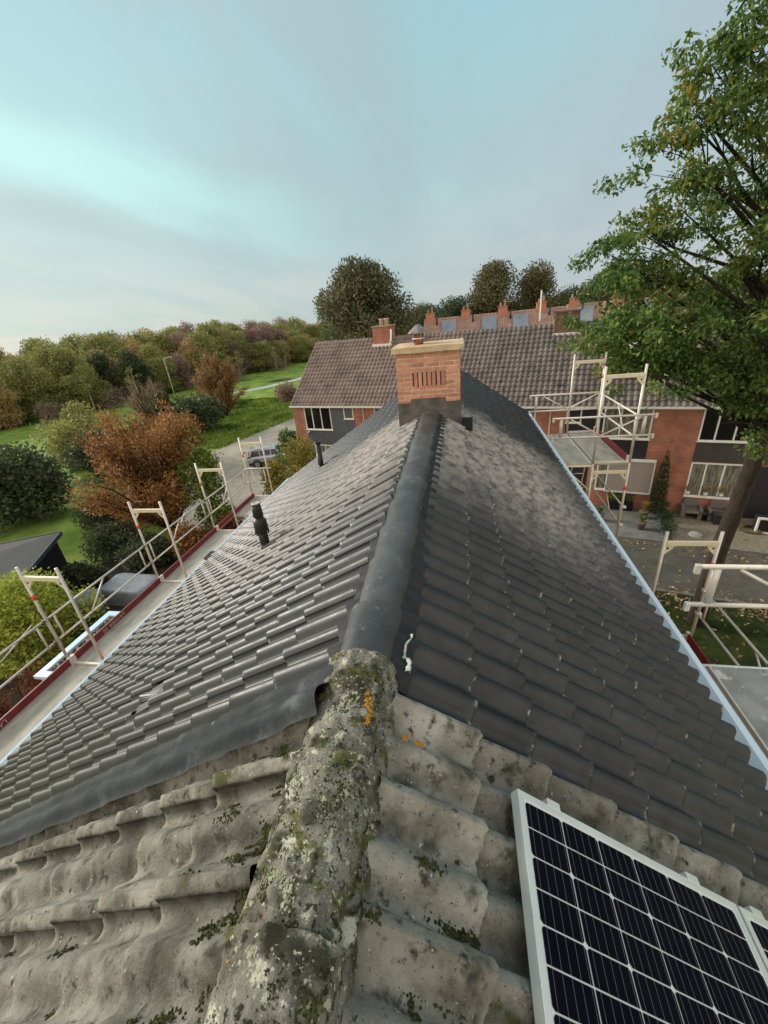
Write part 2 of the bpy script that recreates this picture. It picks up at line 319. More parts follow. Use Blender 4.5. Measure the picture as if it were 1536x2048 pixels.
M['rooftile']=mat('brown_roof_tile',[(.125,.088,.070),(.215,.155,.125),(.27,.20,.165)],scale=1.1,detail=9,rough=.85,bump=.4,bscale=30,lo=.3,hi=.7,layers=[((.24,.165,.075),.9,.66,.78),((.36,.32,.27),5.5,.70,.76),((.055,.046,.04),3.1,.58,.72)])
M['rooftile2']=mat('grey_brown_roof_tile',[(.085,.068,.057),(.15,.122,.104),(.21,.175,.15)],scale=1.1,detail=9,rough=.85,bump=.4,bscale=30,lo=.3,hi=.7,layers=[((.33,.31,.28),5.5,.70,.76),((.05,.044,.038),3.1,.56,.70)])
M['brickdark']=brick_mat('brown_brick',(.20,.095,.062),(.15,.07,.048),(.18,.13,.10))
M['ridgepale']=mat('ridge_pale',[(.30,.22,.14),(.38,.31,.22)],scale=2,rough=.9)
M['farroof']=mat('terracotta_roof',[(.27,.155,.115),(.39,.245,.19)],scale=.8,detail=7,rough=.85)
M['farbrick']=mat('far_brick',[(.42,.16,.10),(.50,.21,.14)],scale=3,rough=.9)
M['pv']=mat('distant_pv',[(.16,.19,.22),(.22,.25,.28)],scale=1,rough=.12,spec=.7)
M['chimpot']=mat('chimney_pot',[(.50,.38,.29),(.60,.48,.38)],scale=5,rough=.8)
M['bark']=mat('bark',[(.020,.014,.009),(.056,.038,.022)],scale=5,detail=8,rough=.95,bump=1,bscale=22,bdist=.03,stretch=(3,3,.7))
M['barkpale']=mat('pale_bark',[(.30,.27,.21),(.42,.39,.32)],scale=5,rough=.9)
M['soil']=mat('soil',[(.020,.017,.011),(.05,.04,.026)],scale=1.4,detail=9,rough=1,bump=.6,bscale=18)  # brown earth, its colour darkened to carry the shadow under the orange tree
M['grass']=mat('grass',[(.10,.165,.028),(.20,.285,.05),(.32,.37,.09)],scale=.35,detail=10,rough=.95,bump=.8,bscale=7,bdist=.1,spec=.1,lo=.3,hi=.7,layers=[((.03,.075,.014),.09,.54,.68),((.17,.17,.05),1.3,.64,.76)])
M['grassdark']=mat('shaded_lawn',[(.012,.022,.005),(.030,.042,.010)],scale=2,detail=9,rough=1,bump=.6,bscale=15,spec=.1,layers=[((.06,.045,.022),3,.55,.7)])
M['pavers']=mat('street_paving',[(.29,.25,.185),(.40,.355,.275)],scale=.8,detail=9,rough=.9,bump=.4,bscale=9,layers=[((.16,.145,.115),2.2,.58,.70)])
M['asphalt']=mat('dark_path',[(.060,.054,.042),(.095,.086,.066)],scale=1.5,detail=9,rough=.9,bump=.3,bscale=25,layers=[((.15,.11,.055),3.2,.62,.75)])
M['gardenpave']=mat('garden_paving',[(.12,.118,.105),(.20,.19,.17)],scale=2,detail=8,rough=.9,bump=.5,bscale=12)
M['gravel']=mat('garden_gravel',[(.15,.125,.08),(.25,.215,.15)],scale=9,detail=9,rough=1,bump=.8,bscale=30,layers=[((.10,.09,.04),2,.56,.70)])
M['pebble']=mat('pebbles',[(.30,.26,.16),(.50,.45,.31)],scale=11,rough=.9,island=.9,lo=.1,hi=.9)
M['path']=mat('concrete_path',[(.40,.44,.46),(.50,.53,.54)],scale=2,rough=.9)
M['bitumen']=mat('bitumen',[(.020,.020,.019),(.042,.040,.038)],scale=1.2,detail=8,rough=.85,bump=.4,bscale=20,layers=[((.10,.09,.07),9,.70,.76)])
M['darkwood']=mat('dark_cladding',[(.008,.009,.012),(.016,.017,.022)],scale=4,rough=.7)
M['fascia']=mat('blue_fascia',[(.05,.075,.11)],rough=.5)
M['bluetrim']=mat('blue_trim',[(.50,.66,.76),(.58,.73,.82)],scale=3,rough=.4)
M['render']=mat('cream_render',[(.72,.66,.54)],rough=.7)
M['tarp']=mat('grey_cover',[(.17,.19,.21),(.25,.27,.29)],scale=3,rough=.6,bump=.6,bscale=5,bdist=.05)
M['carpaint']=mat('silver_paint',[(.42,.45,.46)],rough=.25,metal=.6,coat=.6)
M['carpaint2']=mat('white_paint',[(.66,.69,.68)],rough=.25,coat=.6)
M['cladding']=mat('black_cladding',[(.018,.018,.018)],rough=.6)
M['rim']=mat('alloy',[(.35,.35,.35)],rough=.35,metal=.7)
M['redlamp']=mat('red_lens',[(.35,.02,.015)],rough=.2)
M['awning']=mat('taupe_screen',[(.33,.27,.225),(.37,.31,.26)],scale=2,rough=.8,stretch=(8,8,.2))
M['stone']=mat('boulder',[(.30,.28,.24),(.42,.40,.35)],scale=4,rough=.95,bump=.5,bscale=20)
M['terracotta']=mat('planter',[(.10,.075,.06),(.15,.11,.085)],scale=4,rough=.85)
M['wicker']=mat('wicker',[(.13,.11,.095),(.20,.17,.145)],scale=30,rough=.9,bump=.5,bscale=60)
M['lamppole']=mat('lamp_pole',[(.55,.52,.42),(.64,.60,.50)],scale=3,rough=.5)
M['lampwhite']=mat('lamp_disc',[(.80,.80,.78)],rough=.4)
M['straw']=mat('dry_grass',[(.14,.10,.05),(.24,.18,.09)],scale=12,rough=1)
def leaf(name, cols, isl=.55, sc=.6, tr=.3, lo=.2, hi=.8): return mat(name,cols,scale=sc,detail=3,rough=.6,island=isl,trans=tr,lo=lo,hi=hi,spec=.25)
LF=dict(
 oak=leaf('oak_leaf',[(0.034,0.067,0.025),(0.070,0.132,0.034),(0.130,0.208,0.047),(0.178,0.248,0.057),(0.474,0.284,0.052)],.42,.5,.3,.18,.80),
 olive=leaf('olive_leaf',[(0.139,0.156,0.054),(0.285,0.295,0.091),(0.439,0.406,0.130)],.5,.12),
 dark=leaf('dark_leaf',[(0.030,0.044,0.028),(0.074,0.100,0.044),(0.124,0.149,0.059)],.5,.15),
 brown=leaf('brown_leaf',[(0.219,0.149,0.068),(0.440,0.300,0.124),(0.594,0.419,0.183)],.5,.12),
 purple=leaf('twig_purple',[(0.150,0.107,0.086),(0.307,0.210,0.159),(0.415,0.288,0.201)],.5,.15),
 orange=leaf('orange_leaf',[(0.049,0.059,0.020),(0.119,0.086,0.030),(0.239,0.105,0.037),(0.379,0.161,0.048),(0.532,0.280,0.099)],.42,.55,.3,.20,.70),
 tan=leaf('tan_leaf',[(0.166,0.116,0.066),(0.313,0.215,0.124),(0.412,0.298,0.182)],.55,.4),
 obrown=leaf('orange_brown_leaf',[(0.131,0.086,0.039),(0.325,0.185,0.074),(0.566,0.304,0.120)],.5,.35),
 yellow=leaf('yellow_green_leaf',[(0.144,0.204,0.032),(0.407,0.479,0.072),(0.600,0.600,0.132)],.5,1.2),
 golden=leaf('golden_leaf',[(0.088,0.120,0.027),(0.233,0.215,0.039),(0.467,0.311,0.057)],.5,.8),
 green=leaf('green_leaf',[(0.038,0.072,0.021),(0.085,0.144,0.038),(0.144,0.220,0.057)],.5,.6),
 vine=leaf('vine_leaf',[(0.052,0.095,0.023),(0.138,0.205,0.038),(0.412,0.463,0.086)],.55,.8),
 red=leaf('red_leaf',[(0.072,0.029,0.017),(0.180,0.060,0.026),(0.288,0.102,0.041)],.5,1.2),
 willow=leaf('willow_leaf',[(.060,.062,.030),(.135,.130,.060),(.25,.23,.12)],.55,.35),
 farbrown=leaf('far_brown_leaf',[(.062,.060,.028),(.135,.122,.054),(.215,.185,.085)],.5,.2),
 conifer=leaf('conifer_leaf',[(0.014,0.026,0.010),(0.026,0.048,0.014),(0.042,0.072,0.022)],.5,1.5),
 litter=leaf('fallen_leaf',[(.09,.05,.02),(.22,.13,.055),(.40,.30,.17)],.9,2.,0.,.05,.95),
)

# ------------------------------------------------------------------ the terrace: roof planes
AX, AZ = -0.414, -1.312                     # apex line of the tile planes (runs along Y)
THL, THR = R(32.8), R(34.5)
def slope_axes(side):
    th = THL if side=='L' else THR; sg = 1 if side=='L' else -1
    up=Vector((sg*math.cos(th),0,math.sin(th))); n=Vector((-sg*math.sin(th),0,math.cos(th))); w=up.cross(n)
    return w,up,n
AXES={s:slope_axes(s) for s in 'LR'}
def slope_pt(side,s,y,off=0.0):
    w,up,n=AXES[side]; return Vector((AX,y,AZ))-up*s+n*off
def slope_M(side,s,y,off=0.0,rot=0.0,tilt=0.0):
    w,up,n=AXES[side]; p=slope_pt(side,s,y,off)
    m=Matrix(((w.x,up.x,n.x,p.x),(w.y,up.y,n.y,p.y),(w.z,up.z,n.z,p.z),(0,0,0,1)))
    return m@Matrix.Rotation(rot,4,'Z')@Matrix.Rotation(tilt,4,'X')
TW=.328; AMP=.054
def prof(t,amp=AMP):                        # t in rolls: one pan and one roll per unit
    f=t%1.0
    f=f+.34*math.sin(2*math.pi*f)/(2*math.pi)
    return amp*(.5-.5*math.cos(2*math.pi*f))**1.35
PH=.72
def roll(side,y,y0,amp=None):
    t=(y-y0)/TW*2
    return prof((t if side=='R' else -t)+PH, AMP if amp is None else amp)
def tile_mesh(name,matl,gauge,amp,thick,nx,ny,seed,rough=0.0,lift=.024):
    rn=random.Random(seed); P=[]; L_=gauge+.055
    xs=[-TW/2+.0015+(TW+.006)*i/nx for i in range(nx+1)]
    def h(x,y):
        e=max(0,min(1,(x-TW/2+(.075 if not rough else .05))/(.06 if not rough else .02))); z=prof((x+TW/2)/TW*2+PH,amp)+lift*(1-y/gauge)+(.011 if not rough else .022)*e*e*(3-2*e)
        if rough: z+=rough*(.3*noise.noise(Vector((x*9+seed*3.1,y*9,seed)))+.55*noise.noise(Vector((x*31,y*31,seed*2.2)))+.35*noise.noise(Vector((x*80,y*80,seed*1.2))))
        return z
    rows=[]
    ch=[rn.uniform(-1,1)*rough*1.5 for _ in xs] if rough else [0]*len(xs)
    rows.append([(x,ch[i],h(x,0)-thick) for i,x in enumerate(xs)])
    rows.append([(x,ch[i]-.001,h(x,0)-.004) for i,x in enumerate(xs)])
    rows.append([(x,ch[i]+.005,h(x,0)) for i,x in enumerate(xs)])
    if not rough: rows.append([(x,.018,h(x,.018)) for x in xs]); rows.append([(x,.03,h(x,.03)) for x in xs])
    for j in range(1,ny+1):
        y=L_*j/ny; rows.append([(x,y,h(x,y)) for x in xs])
    m=MB(); b=len(xs)
    for r in rows: m.v+=r
    for i in range(len(rows)-1):
        for j in range(b-1): m.f.append((i*b+j,i*b+j+1,(i+1)*b+j+1,(i+1)*b+j))
    # side faces
    for s_,j in ((1,0),(-1,b-1)):
        base=len(m.v)
        for i in range(2,len(rows)):
            x,y,z=rows[i][j]; m.v.append((x,y,z-(.012 if rough else .007)))
        for i in range(2,len(rows)-1):
            q=(i*b+j,(i+1)*b+j,base+i-1,base+i-2); m.f.append(q if s_>0 else q[::-1])
    me=m.mesh(name,matl,True)
    wr_=me.attributes.new('wear','FLOAT','POINT'); wr_.data.foreach_set('value',[1.0 if i<b*3 else (.12 if i<b*4 else 0.0) for i in range(len(me.vertices))])
    if rough:
        W2=TW/2; di=me.attributes.new('dirt','FLOAT','POINT')
        di.data.foreach_set('value',[max(0,1-abs(v.co.x+W2)/.034) if v.co.x<0 else (1.0 if v.co.x>W2+.003 else 0.0) for v in me.vertices])
    try: me.set_sharp_from_angle(angle=R(38))
    except Exception: pass
    return me
OAMP=.054
GL,GR=.335,.309; SL0,SR0=.55,.525; NL,NR=18,8
Y0,YC,Y1=1.14,6.60,12.25                    # old/new boundary, party wall, end of the terrace
new_meshes={s:[tile_mesh('roof_tile',M['tile'],g,AMP,.026,22,1,i,0.0,.029) for i in range(2)] for s,g in (('L',GL),('R',GR))}
old_meshes={s:[tile_mesh('old_roof_tile',M['old'],g,OAMP,.030,44,14,40+i,.0030,.036) for i in range(4)] for s,g in (('L',.350),('R',.325))}
def house(name,label,ya,yb,back=False):
    """one house of the terrace: wall box, roof deck under the tiles, gutters"""
    h=empty(name,(0,0,0),label=label,cat='house',group='terraced houses under the camera')
    pr=[(-5.45,G),(2.0-.55,G),(2.0-.55,-2.98),(AX,AZ-.16),(-5.45,-4.68)]
    m=MB(); n=len(pr); m.poly([(x,ya+.01,z) for x,z in pr]+[(x,yb-.01,z) for x,z in pr],[tuple(range(n)),tuple(range(n,2*n))[::-1]]+[(i,n+i,n+(i+1)%n,(i+1)%n) for i in range(n)])
    m.build('wall',M['brickwall'],h)
    m=MB()
    for s,Ln in (('L',6.18),('R',2.70)):
        a=[slope_pt(s,.02,ya+.012,-.035),slope_pt(s,Ln,ya+.012,-.035),slope_pt(s,Ln,yb-.012,-.035),slope_pt(s,.02,yb-.012,-.035)]
        b=[p-AXES[s][2]*.06 for p in a]; m.poly(a+b,[(0,1,2,3),(7,6,5,4),(0,4,5,1),(1,5,6,2),(2,6,7,3),(3,7,4,0)])
    m.build('roof_deck',M['membrane'],h)
    return h
def lay(h,ya,yb,meshes,gl,gr,limit,origin,sl0=SL0,sr0=SR0,nl=NL,nr_=NR,skip=(),jit=1.0):
    spots=[]
    nc=max(1,round((yb-ya)/TW)); step=(yb-ya)/nc
    for s,g,s0,nn in (('L',gl,sl0,nl),('R',gr,sr0,nr_)):
        for c in range(nc):
            for k in range(nn):
                y=ya+step*(c+.5); sd_=s0+g*k; p=slope_pt(s,sd_-g/2,y); d=(p-Vector(origin)).length
                spots.append((d,s,sd_,y,k,c,step/TW))
    spots.sort(key=lambda q:q[0]); rest={}
    for i,(d,s,sd_,y,k,c,sx) in enumerate(spots):
        if (s,k,c) in skip: continue
        me=rng.choice(meshes[s]); Mx=slope_M(s,sd_+rng.uniform(-.004,.004)*jit,y,rng.uniform(-.001,.003)*jit,rng.uniform(-.006,.006)*jit,rng.uniform(-.006,.004)*jit)@Matrix.Diagonal((sx,1,1,1))
        if i<limit: inst('roof_tile',me,h,Mx)
        else: rest.setdefault(me.name,[me,[]])[1].append(Mx)
    if rest:
        V=[];F=[];Wv=[]; mt=None
        for me,Ms in rest.values():
            mt=me.materials[0]; vs=np.array([v.co for v in me.vertices]); fs=[tuple(p.vertices) for p in me.polygons]
            wv=np.zeros(len(vs)); me.attributes['wear'].data.foreach_get('value',wv)
            for Mx in Ms:
                Wv.append(wv); a=np.array(Mx); b=len(V); V+= (vs@a[:3,:3].T+a[:3,3]).tolist(); F+=[tuple(b+i for i in f) for f in fs]
        me=bpy.data.meshes.new('roof_tiling'); me.from_pydata(V,[],F); me.materials.append(mt); me.polygons.foreach_set('use_smooth',[True]*len(F)); me.update()
        at_=me.attributes.new('wear','FLOAT','POINT'); at_.data.foreach_set('value',np.concatenate(Wv))
        try: me.set_sharp_from_angle(angle=R(42))
        except Exception: pass
        inst('roof_tiling',me,h,kind='stuff')
def cap_mesh(name,matl,L_,r0,r1,na,nl,seed,rough,thick=.018,lump=0.0):
    """ridge tile lying along +Y from y=0 (near, low end) to y=L_ (far end, riding on the next one)"""
    rows=[]
    for i in range(nl+1):
        t=i/nl; y=L_*t; r=r0+(r1-r0)*t; row=[]
        for k in range(na+1):
            a=math.pi*(k/na)*1.02-.01*math.pi; ex=1.0+.0*a
            x=-math.cos(a)*r; z=math.sin(a)**.82*r*.78 if math.sin(a)>0 else math.sin(a)*r*.8
            d=0
            if rough: d=rough*(noise.noise(Vector((x*14+seed*5,y*14,z*14)))+.7*noise.noise(Vector((x*38,y*38+seed,z*38)))+.45*noise.noise(Vector((x*95,y*95,z*95+seed))))
            if lump:
                q=max(0,noise.noise(Vector((x*26+seed*9,y*26,z*26+4)))-.08); d+=lump*q*(1.0 if x<.03 else .45)
            nx_,nz_=-math.cos(a),math.sin(a); yy=y+(rough*1.2*noise.noise(Vector((k*.6,seed,t*3))) if i in (0,nl) else 0)
            row.append((x+nx_*d,yy,z+nz_*d))
        rows.append(row)
    m=MB(); b=na+1
    for r in rows: m.v+=r
    for i in range(nl):
        for k in range(na): m.f.append((i*b+k,(i+1)*b+k,(i+1)*b+k+1,i*b+k+1))
    # rim thickness at both ends and both sides
    inner=[]
    loop=[k for k in range(b)]+[i*b+b-1 for i in range(1,nl+1)]+[nl*b+k for k in range(b-2,-1,-1)]+[i*b for i in range(nl-1,0,-1)]
    base=len(m.v)
    for q in loop:
        x,y,z=m.v[q]; rr=math.hypot(x,z) or 1; m.v.append((x*(1-thick/rr),y,z*(1-thick/rr)-.002))
    for i in range(len(loop)):
        j=(i+1)%len(loop); m.f.append((loop[i],loop[j],base+j,base+i))
    me=m.mesh(name,matl,True)
    try: me.set_sharp_from_angle(angle=R(50))
    except Exception: pass
    return me
def put_cap(h,me,y,ztop,dx=0.0,tilt=0.0,rz=0.0,name='ridge_tile'):
    Mx=Matrix.Translation((AX+dx,y,ztop))@Matrix.Rotation(rz,4,'Z')@Matrix.Rotation(tilt,4,'X'); return inst(name,me,h,Mx)

# ---- house under the camera, old mossy concrete tiles
hA=house('terraced_house','house under the camera with old mossy grey concrete tiles and lichened ridge',-5.0,Y0)
rb=Y0-7*TW
lay(hA,rb,Y0-.012,old_meshes,.350,.325,300,(0,0.3,-.5),sl0=.56,nl=17,jit=1.5)
sheet=MB()
for s,Ln in (('L',6.15),('R',2.7)):
    P=[]
    me=[]
    xs=[-5.0+i*TW/8 for i in range(int((rb+5.0)/(TW/8)))]
    g=.34; n_=int(Ln/g)
    rows=[]
    for k in range(n_):
        for e,zz in ((0.02,0.0),(g,.030)):
            rows.append([tuple(slope_pt(s,.2+k*g+e,x,roll(s,x,rb,OAMP)+zz)) for x in xs])
    b=len(xs); base=len(sheet.v)
    for r in rows: sheet.v+=r
    for i in range(len(rows)-1):
        for j in range(b-1):
            q=(base+i*b+j,base+i*b+j+1,base+(i+1)*b+j+1,base+(i+1)*b+j); sheet.f.append(q if s=='R' else q[::-1])
sheet.build('roof_tiling',M['old'],hA,kind='stuff')
oldcap=[cap_mesh('ridge_tile',M['oldcap'],.47,.112,.146,44,60,i,.0040,.024,.035) for i in range(3)]
for i in range(6):
    put_cap(hA,oldcap[i%3],1.235-.43*(i+1)-.04,-1.360,rng.uniform(-.006,.006),.018,rng.uniform(-.01,.01))
for sx in (-1,1):
    bd=MB(); P=[Vector((AX+sx*(.116+.008*noise.noise(Vector((k*.7,sx,1)))),-1.5+k*.045,-1.388+.012*noise.noise(Vector((k*.6,sx,7))))) for k in range(61)]
    P=[p for p in P if p.y<1.24]; bd.tube(P,[(.052 if sx<0 else .044)+.010*noise.noise(Vector((k*.9,sx,3))) for k in range(len(P))],8); bd.build('mortar_bedding',M['oldcap'],hA,True)
# moss clumps in the pans and along the ridge
def blob(m,p,r,ax,flat=.5,seed=0,n=7):
    w,up,nn=ax; base=len(m.v); rings=3
    m.v.append(tuple(p+nn*r*flat))
    for i in range(1,rings+1):
        ph=i/rings*math.pi*.52
        for k in range(n):
            a=2*math.pi*k/n+i*.4; d=r*(1+.35*noise.noise(Vector((k*1.7,i*2.1,seed*3.3))))
            m.v.append(tuple(p+(w*math.cos(a)+up*math.sin(a))*d*math.sin(ph)+nn*d*flat*math.cos(ph)))
    for k in range(n): m.f.append((base,base+1+k,base+1+(k+1)%n))
    for i in range(rings-1):
        for k in range(n): m.f.append((base+1+i*n+k,base+1+(i+1)*n+k,base+1+(i+1)*n+(k+1)%n,base+1+i*n+(k+1)%n))
mm=MB(); q=random.Random(77)
def lift_(s,sd_): return .036*(1-(((.56-sd_)%.35)/.35 if s=='L' else ((SR0-sd_)%.325)/.325))
def tile_top(s,sd_,y): return roll(s,y,rb,OAMP)+lift_(s,sd_)
spots=[]
while len(spots)<150:
    s=q.choice('LLR'); y=q.uniform(rb+.3,Y0-.2); sd_=.14+(q.random()**1.8)*(3.6 if s=='L' else 2.0)
    if roll(s,y,rb,1.0)<.35 or q.random()<.22: spots.append((s,y,sd_))
for s,y,sd_,r in (('L',.42,.30,.10),('L',.56,.24,.06),('L',.30,.34,.10),('L',.66,.40,.05),('L',.85,.22,.05),('R',.78,.30,.05),('R',.52,.48,.05),('R',.40,.42,.06)):
    for k in range(int(r*90)): spots.append((s,y+q.gauss(0,r*.5),sd_+q.gauss(0,r*.8)))
for s,y,sd_ in spots:
    r=q.uniform(.006,.022)
    for k in range(int(r*2600)):
        yy=y+q.gauss(0,r*.55); ss=sd_+q.gauss(0,r*1.2)
        blob(mm,slope_pt(s,ss,yy,tile_top(s,ss,yy)),q.uniform(.0018,.0052),AXES[s],.9,k,5)
mm.build('moss',M['moss'],hA,True,kind='stuff')
def on_cap(y,a,off=0.0,r=.131):
    """point and axes on the old ridge line at angle a (0 left .. pi right)"""
    k=math.floor((1.195-y)/.43)+1; t=max(0,min(1,(y-(1.195-.43*k))/.47)); r=.112+.034*t
    x=-math.cos(a)*(r+off); z=max(math.sin(a),0)**.82*r*.78+off*math.sin(a)
    p=Vector((AX+x,min(y,1.655-.43*1),-1.360+.018*.47*t+z)); nn=Vector((-math.cos(a),0,math.sin(a))).normalized(); w=Vector((0,1,0)); up=nn.cross(w)
    return p,(w,up,nn)
mm=MB(); ml=MB(); mo=MB()
for i in range(11000):
    y=rng.uniform(-.3,1.18); a=rng.choice((rng.gauss(.45,.35),rng.uniform(.1,2.6)))
    if not .02<a<3.0: continue
    p,ax=on_cap(y,a,.0); q=noise.noise(Vector((y*6,a*2.2,1.5)))
    if q>.02: blob(mm,p,rng.uniform(.0014,.004),ax,.9,i,5)
for i in range(6500):
    y=rng.uniform(-.1,1.2); a=rng.uniform(.1,2.6); p,ax=on_cap(y,a,.0)
    if noise.noise(Vector((y*5+7,a*2,9)))>.0: blob(ml,p,.0012+.0030*rng.random()**3,ax,.28,i+500,5)
for y,a,r in ((1.06,.55,.03),(.98,1.5,.024),(.93,1.2,.035),(.70,.75,.035),(.66,.6,.028),(.60,1.0,.02),(.50,.55,.04),(.48,.95,.03),(.43,1.3,.026),(.52,1.7,.02),(.33,1.1,.03)):
    for k in range(7):
        p,ax=on_cap(y+rng.gauss(0,r*.6),a+rng.gauss(0,r*5),.0); [blob(ml,on_cap(y+rng.gauss(0,r*.6),a+rng.gauss(0,r*5))[0],rng.uniform(.05,.20)*r,ax,.35,k+900+z_,7) for z_ in range(30)]
for y,a,r in ((1.05,2.05,.017),(1.0,2.18,.022),(.955,2.3,.020),(.99,1.65,.008),(.925,1.95,.012),(.885,2.2,.006),(.80,2.1,.012),(.78,2.2,.010),(.97,.22,.009),(.37,.55,.02),(.35,.4,.022),(.32,.3,.02),(.395,1.0,.006),(.30,.5,.018),(.20,1.6,.01),(.2,1.0,.008)):
    for k in range(26):
        p,ax=on_cap(y+rng.gauss(0,r*.6),a+rng.gauss(0,r*4),.0); blob(mo,p,rng.uniform(.12,.38)*r,ax,.3,k+1500,7)
for dx in range(6):
    p=slope_pt('R',.27+rng.gauss(0,.02),.985+rng.gauss(0,.012),tile_top('R',.27,.985)-.001); blob(mo,p,rng.uniform(.006,.013),AXES['R'],.3,dx+70,9)
for i in range(260):
    s=rng.choice('LR'); y=rng.uniform(rb+.2,Y0-.05); sd_=rng.uniform(.2,3.2 if s=='L' else 2.2)
    blob(ml,slope_pt(s,sd_,y,tile_top(s,sd_,y)-.0005),rng.uniform(.0015,.0045),AXES[s],.35,i+2200,6)
mm.build('ridge_moss',M['moss'],hA,True,kind='stuff'); ml.build('pale_lichen',M['lichen'],hA,True,kind='stuff'); mo.build('orange_lichen',M['lichen_o'],hA,True,kind='stuff')

# ---- renovated house with the chimney, new black tiles
hB=house('terraced_house','renovated house with dusty new black roof tiles and brick chimney on the ridge',Y0,YC)
lay(hB,Y0+.005,YC,new_meshes,GL,GR,300,(0,1.0,-.8),skip={('L',6,2)})
hC=house('terraced_house','end house of the terrace with clean black tiles beyond the brick chimney',YC,Y1)
lay(hC,YC,Y1,new_meshes,GL,GR,300,(0,4.0,-.8))
newcap=[cap_mesh('ridge_tile',M['cap'],.475,.110,.137,26,12,i+20,.0020,.018) for i in range(3)]
y=1.12; i=0
while y<5.95:
    o=put_cap(hB,newcap[i%3],y,-1.362,-.004+rng.uniform(-.006,.006),-.020,rng.uniform(-.012,.012)); y+=.425; i+=1
y=6.75
while y<Y1-.2:
    put_cap(hC,newcap[i%3],y,-1.352,rng.uniform(-.004,.004),-.020,rng.uniform(-.008,.008)); y+=.425; i+=1
# ridge underlay roll visible as a dark pleated strip on both sides of the caps
for h,ya,yb in ((hB,1.16,5.98),(hC,6.72,Y1)):
    for s,wd in (('R',.215),('L',.185)):
        rows=[]
        n_=int((yb-ya)/.012)
        for k,(a,b_) in enumerate(((.03,.012),(wd*.55,.045),(wd,.0))):
            rows.append([tuple(slope_pt(s,a+(.006*math.sin(j*.9) if k==2 else 0),ya+(yb-ya)*j/n_,(b_ if k<2 else roll(s,ya+(yb-ya)*j/n_,Y0)+.016)+.003*math.sin(j*1.9))) for j in range(n_+1)])
        if s=='R': rows=[r[::-1] for r in rows]
        inst('ridge_underlay',grid_mesh('ridge_underlay',rows,M['membrane']),h)
fm=MB(); nf=46
for j in range(nf):
    y=1.235+.20*j/(nf-1); wd=(.006+.018*max(0,noise.noise(Vector((j*.23,3,1)))+.35))*(1-.8*j/nf); c0=.178-.02*j/nf+.012*noise.noise(Vector((j*.13,8,1)))
    for k in range(7):
        t=k/6-.5; fm.v.append(tuple(slope_pt('R',c0+wd*2*t,y,roll('R',y,Y0)+.030+.014*(1-4*t*t)+.006*noise.noise(Vector((j*.9,k*1.3,5))))))
for j in range(nf-1):
    for k in range(6): fm.f.append((j*7+k,(j+1)*7+k,(j+1)*7+k+1,j*7+k+1)[::-1])
fm.build('sealing_foam',M['foam'],hB,True)
# lead flashing on the left slope along the old/new joint, draped over rolls
lw=MB(); rows=[]
for j in range(23):
    yy=.93+.30*j/22; row=[]
    for k in range(90):
        sd_=.06+6.12*k/89
        e=.0
        if j==22: yy2=yy+.035*math.sin(sd_*2*math.pi/.335)*.8
        else: yy2=yy+(.018*noise.noise(Vector((sd_*2.5,0,3))) if j==0 else 0)
        bl_=max(0,min(1,(yy-1.06)/.12)); bl_=bl_*bl_*(3-2*bl_); z=(1-bl_)*(.80*roll('L',yy,rb,OAMP)+.088)+bl_*(roll('L',yy2,Y0)*.95+.038)+.006*noise.noise(Vector((sd_*4,yy*7,2)))+.012*(1-((.55-sd_)%.335)/.335)
        row.append(tuple(slope_pt('L',sd_,yy2,z)))
    rows.append(row)
inst('lead_flashing',grid_mesh('lead_flashing',rows,M['lead']),hB)
# loose white seam specks are chips on the tile edges: geometry-free, part of the tile wear
# vent tile on the left slope
def vent_tile(h,s,sd_,y):
    w,up,n=AXES[s]; m=MB()
    Mx=slope_M(s,sd_,y,.0)
    m.box((-.16,0,.022),(.16,.33,.036),Mx)
    prof_=[(-.055+.11*k/8) for k in range(9)]
    top=[Mx@Vector((x,.02,.04+.05*math.cos(x/.055*math.pi/2))) for x in prof_]; bk=[Mx@Vector((x,.20,.036)) for x in prof_]
    m.poly(top+bk,[(k,k+1,9+k+1,9+k) for k in range(8)])
    o=m.build('vent_tile',M['tile'],h,label='flat ventilation tile with a raised hood')
    v=MB(); v.poly([Mx@Vector((x,.021,.038)) for x in prof_]+[Mx@Vector((x,.0215,.038+.046*math.cos(x/.055*math.pi/2))) for x in prof_],[(k,k+1,9+k+1,9+k) for k in range(8)])
    v.build('vent_opening',M['membrane'],o)
    return o
vent_tile(hB,'L',SL0+GL*6,Y0+.328*2.5+.01)
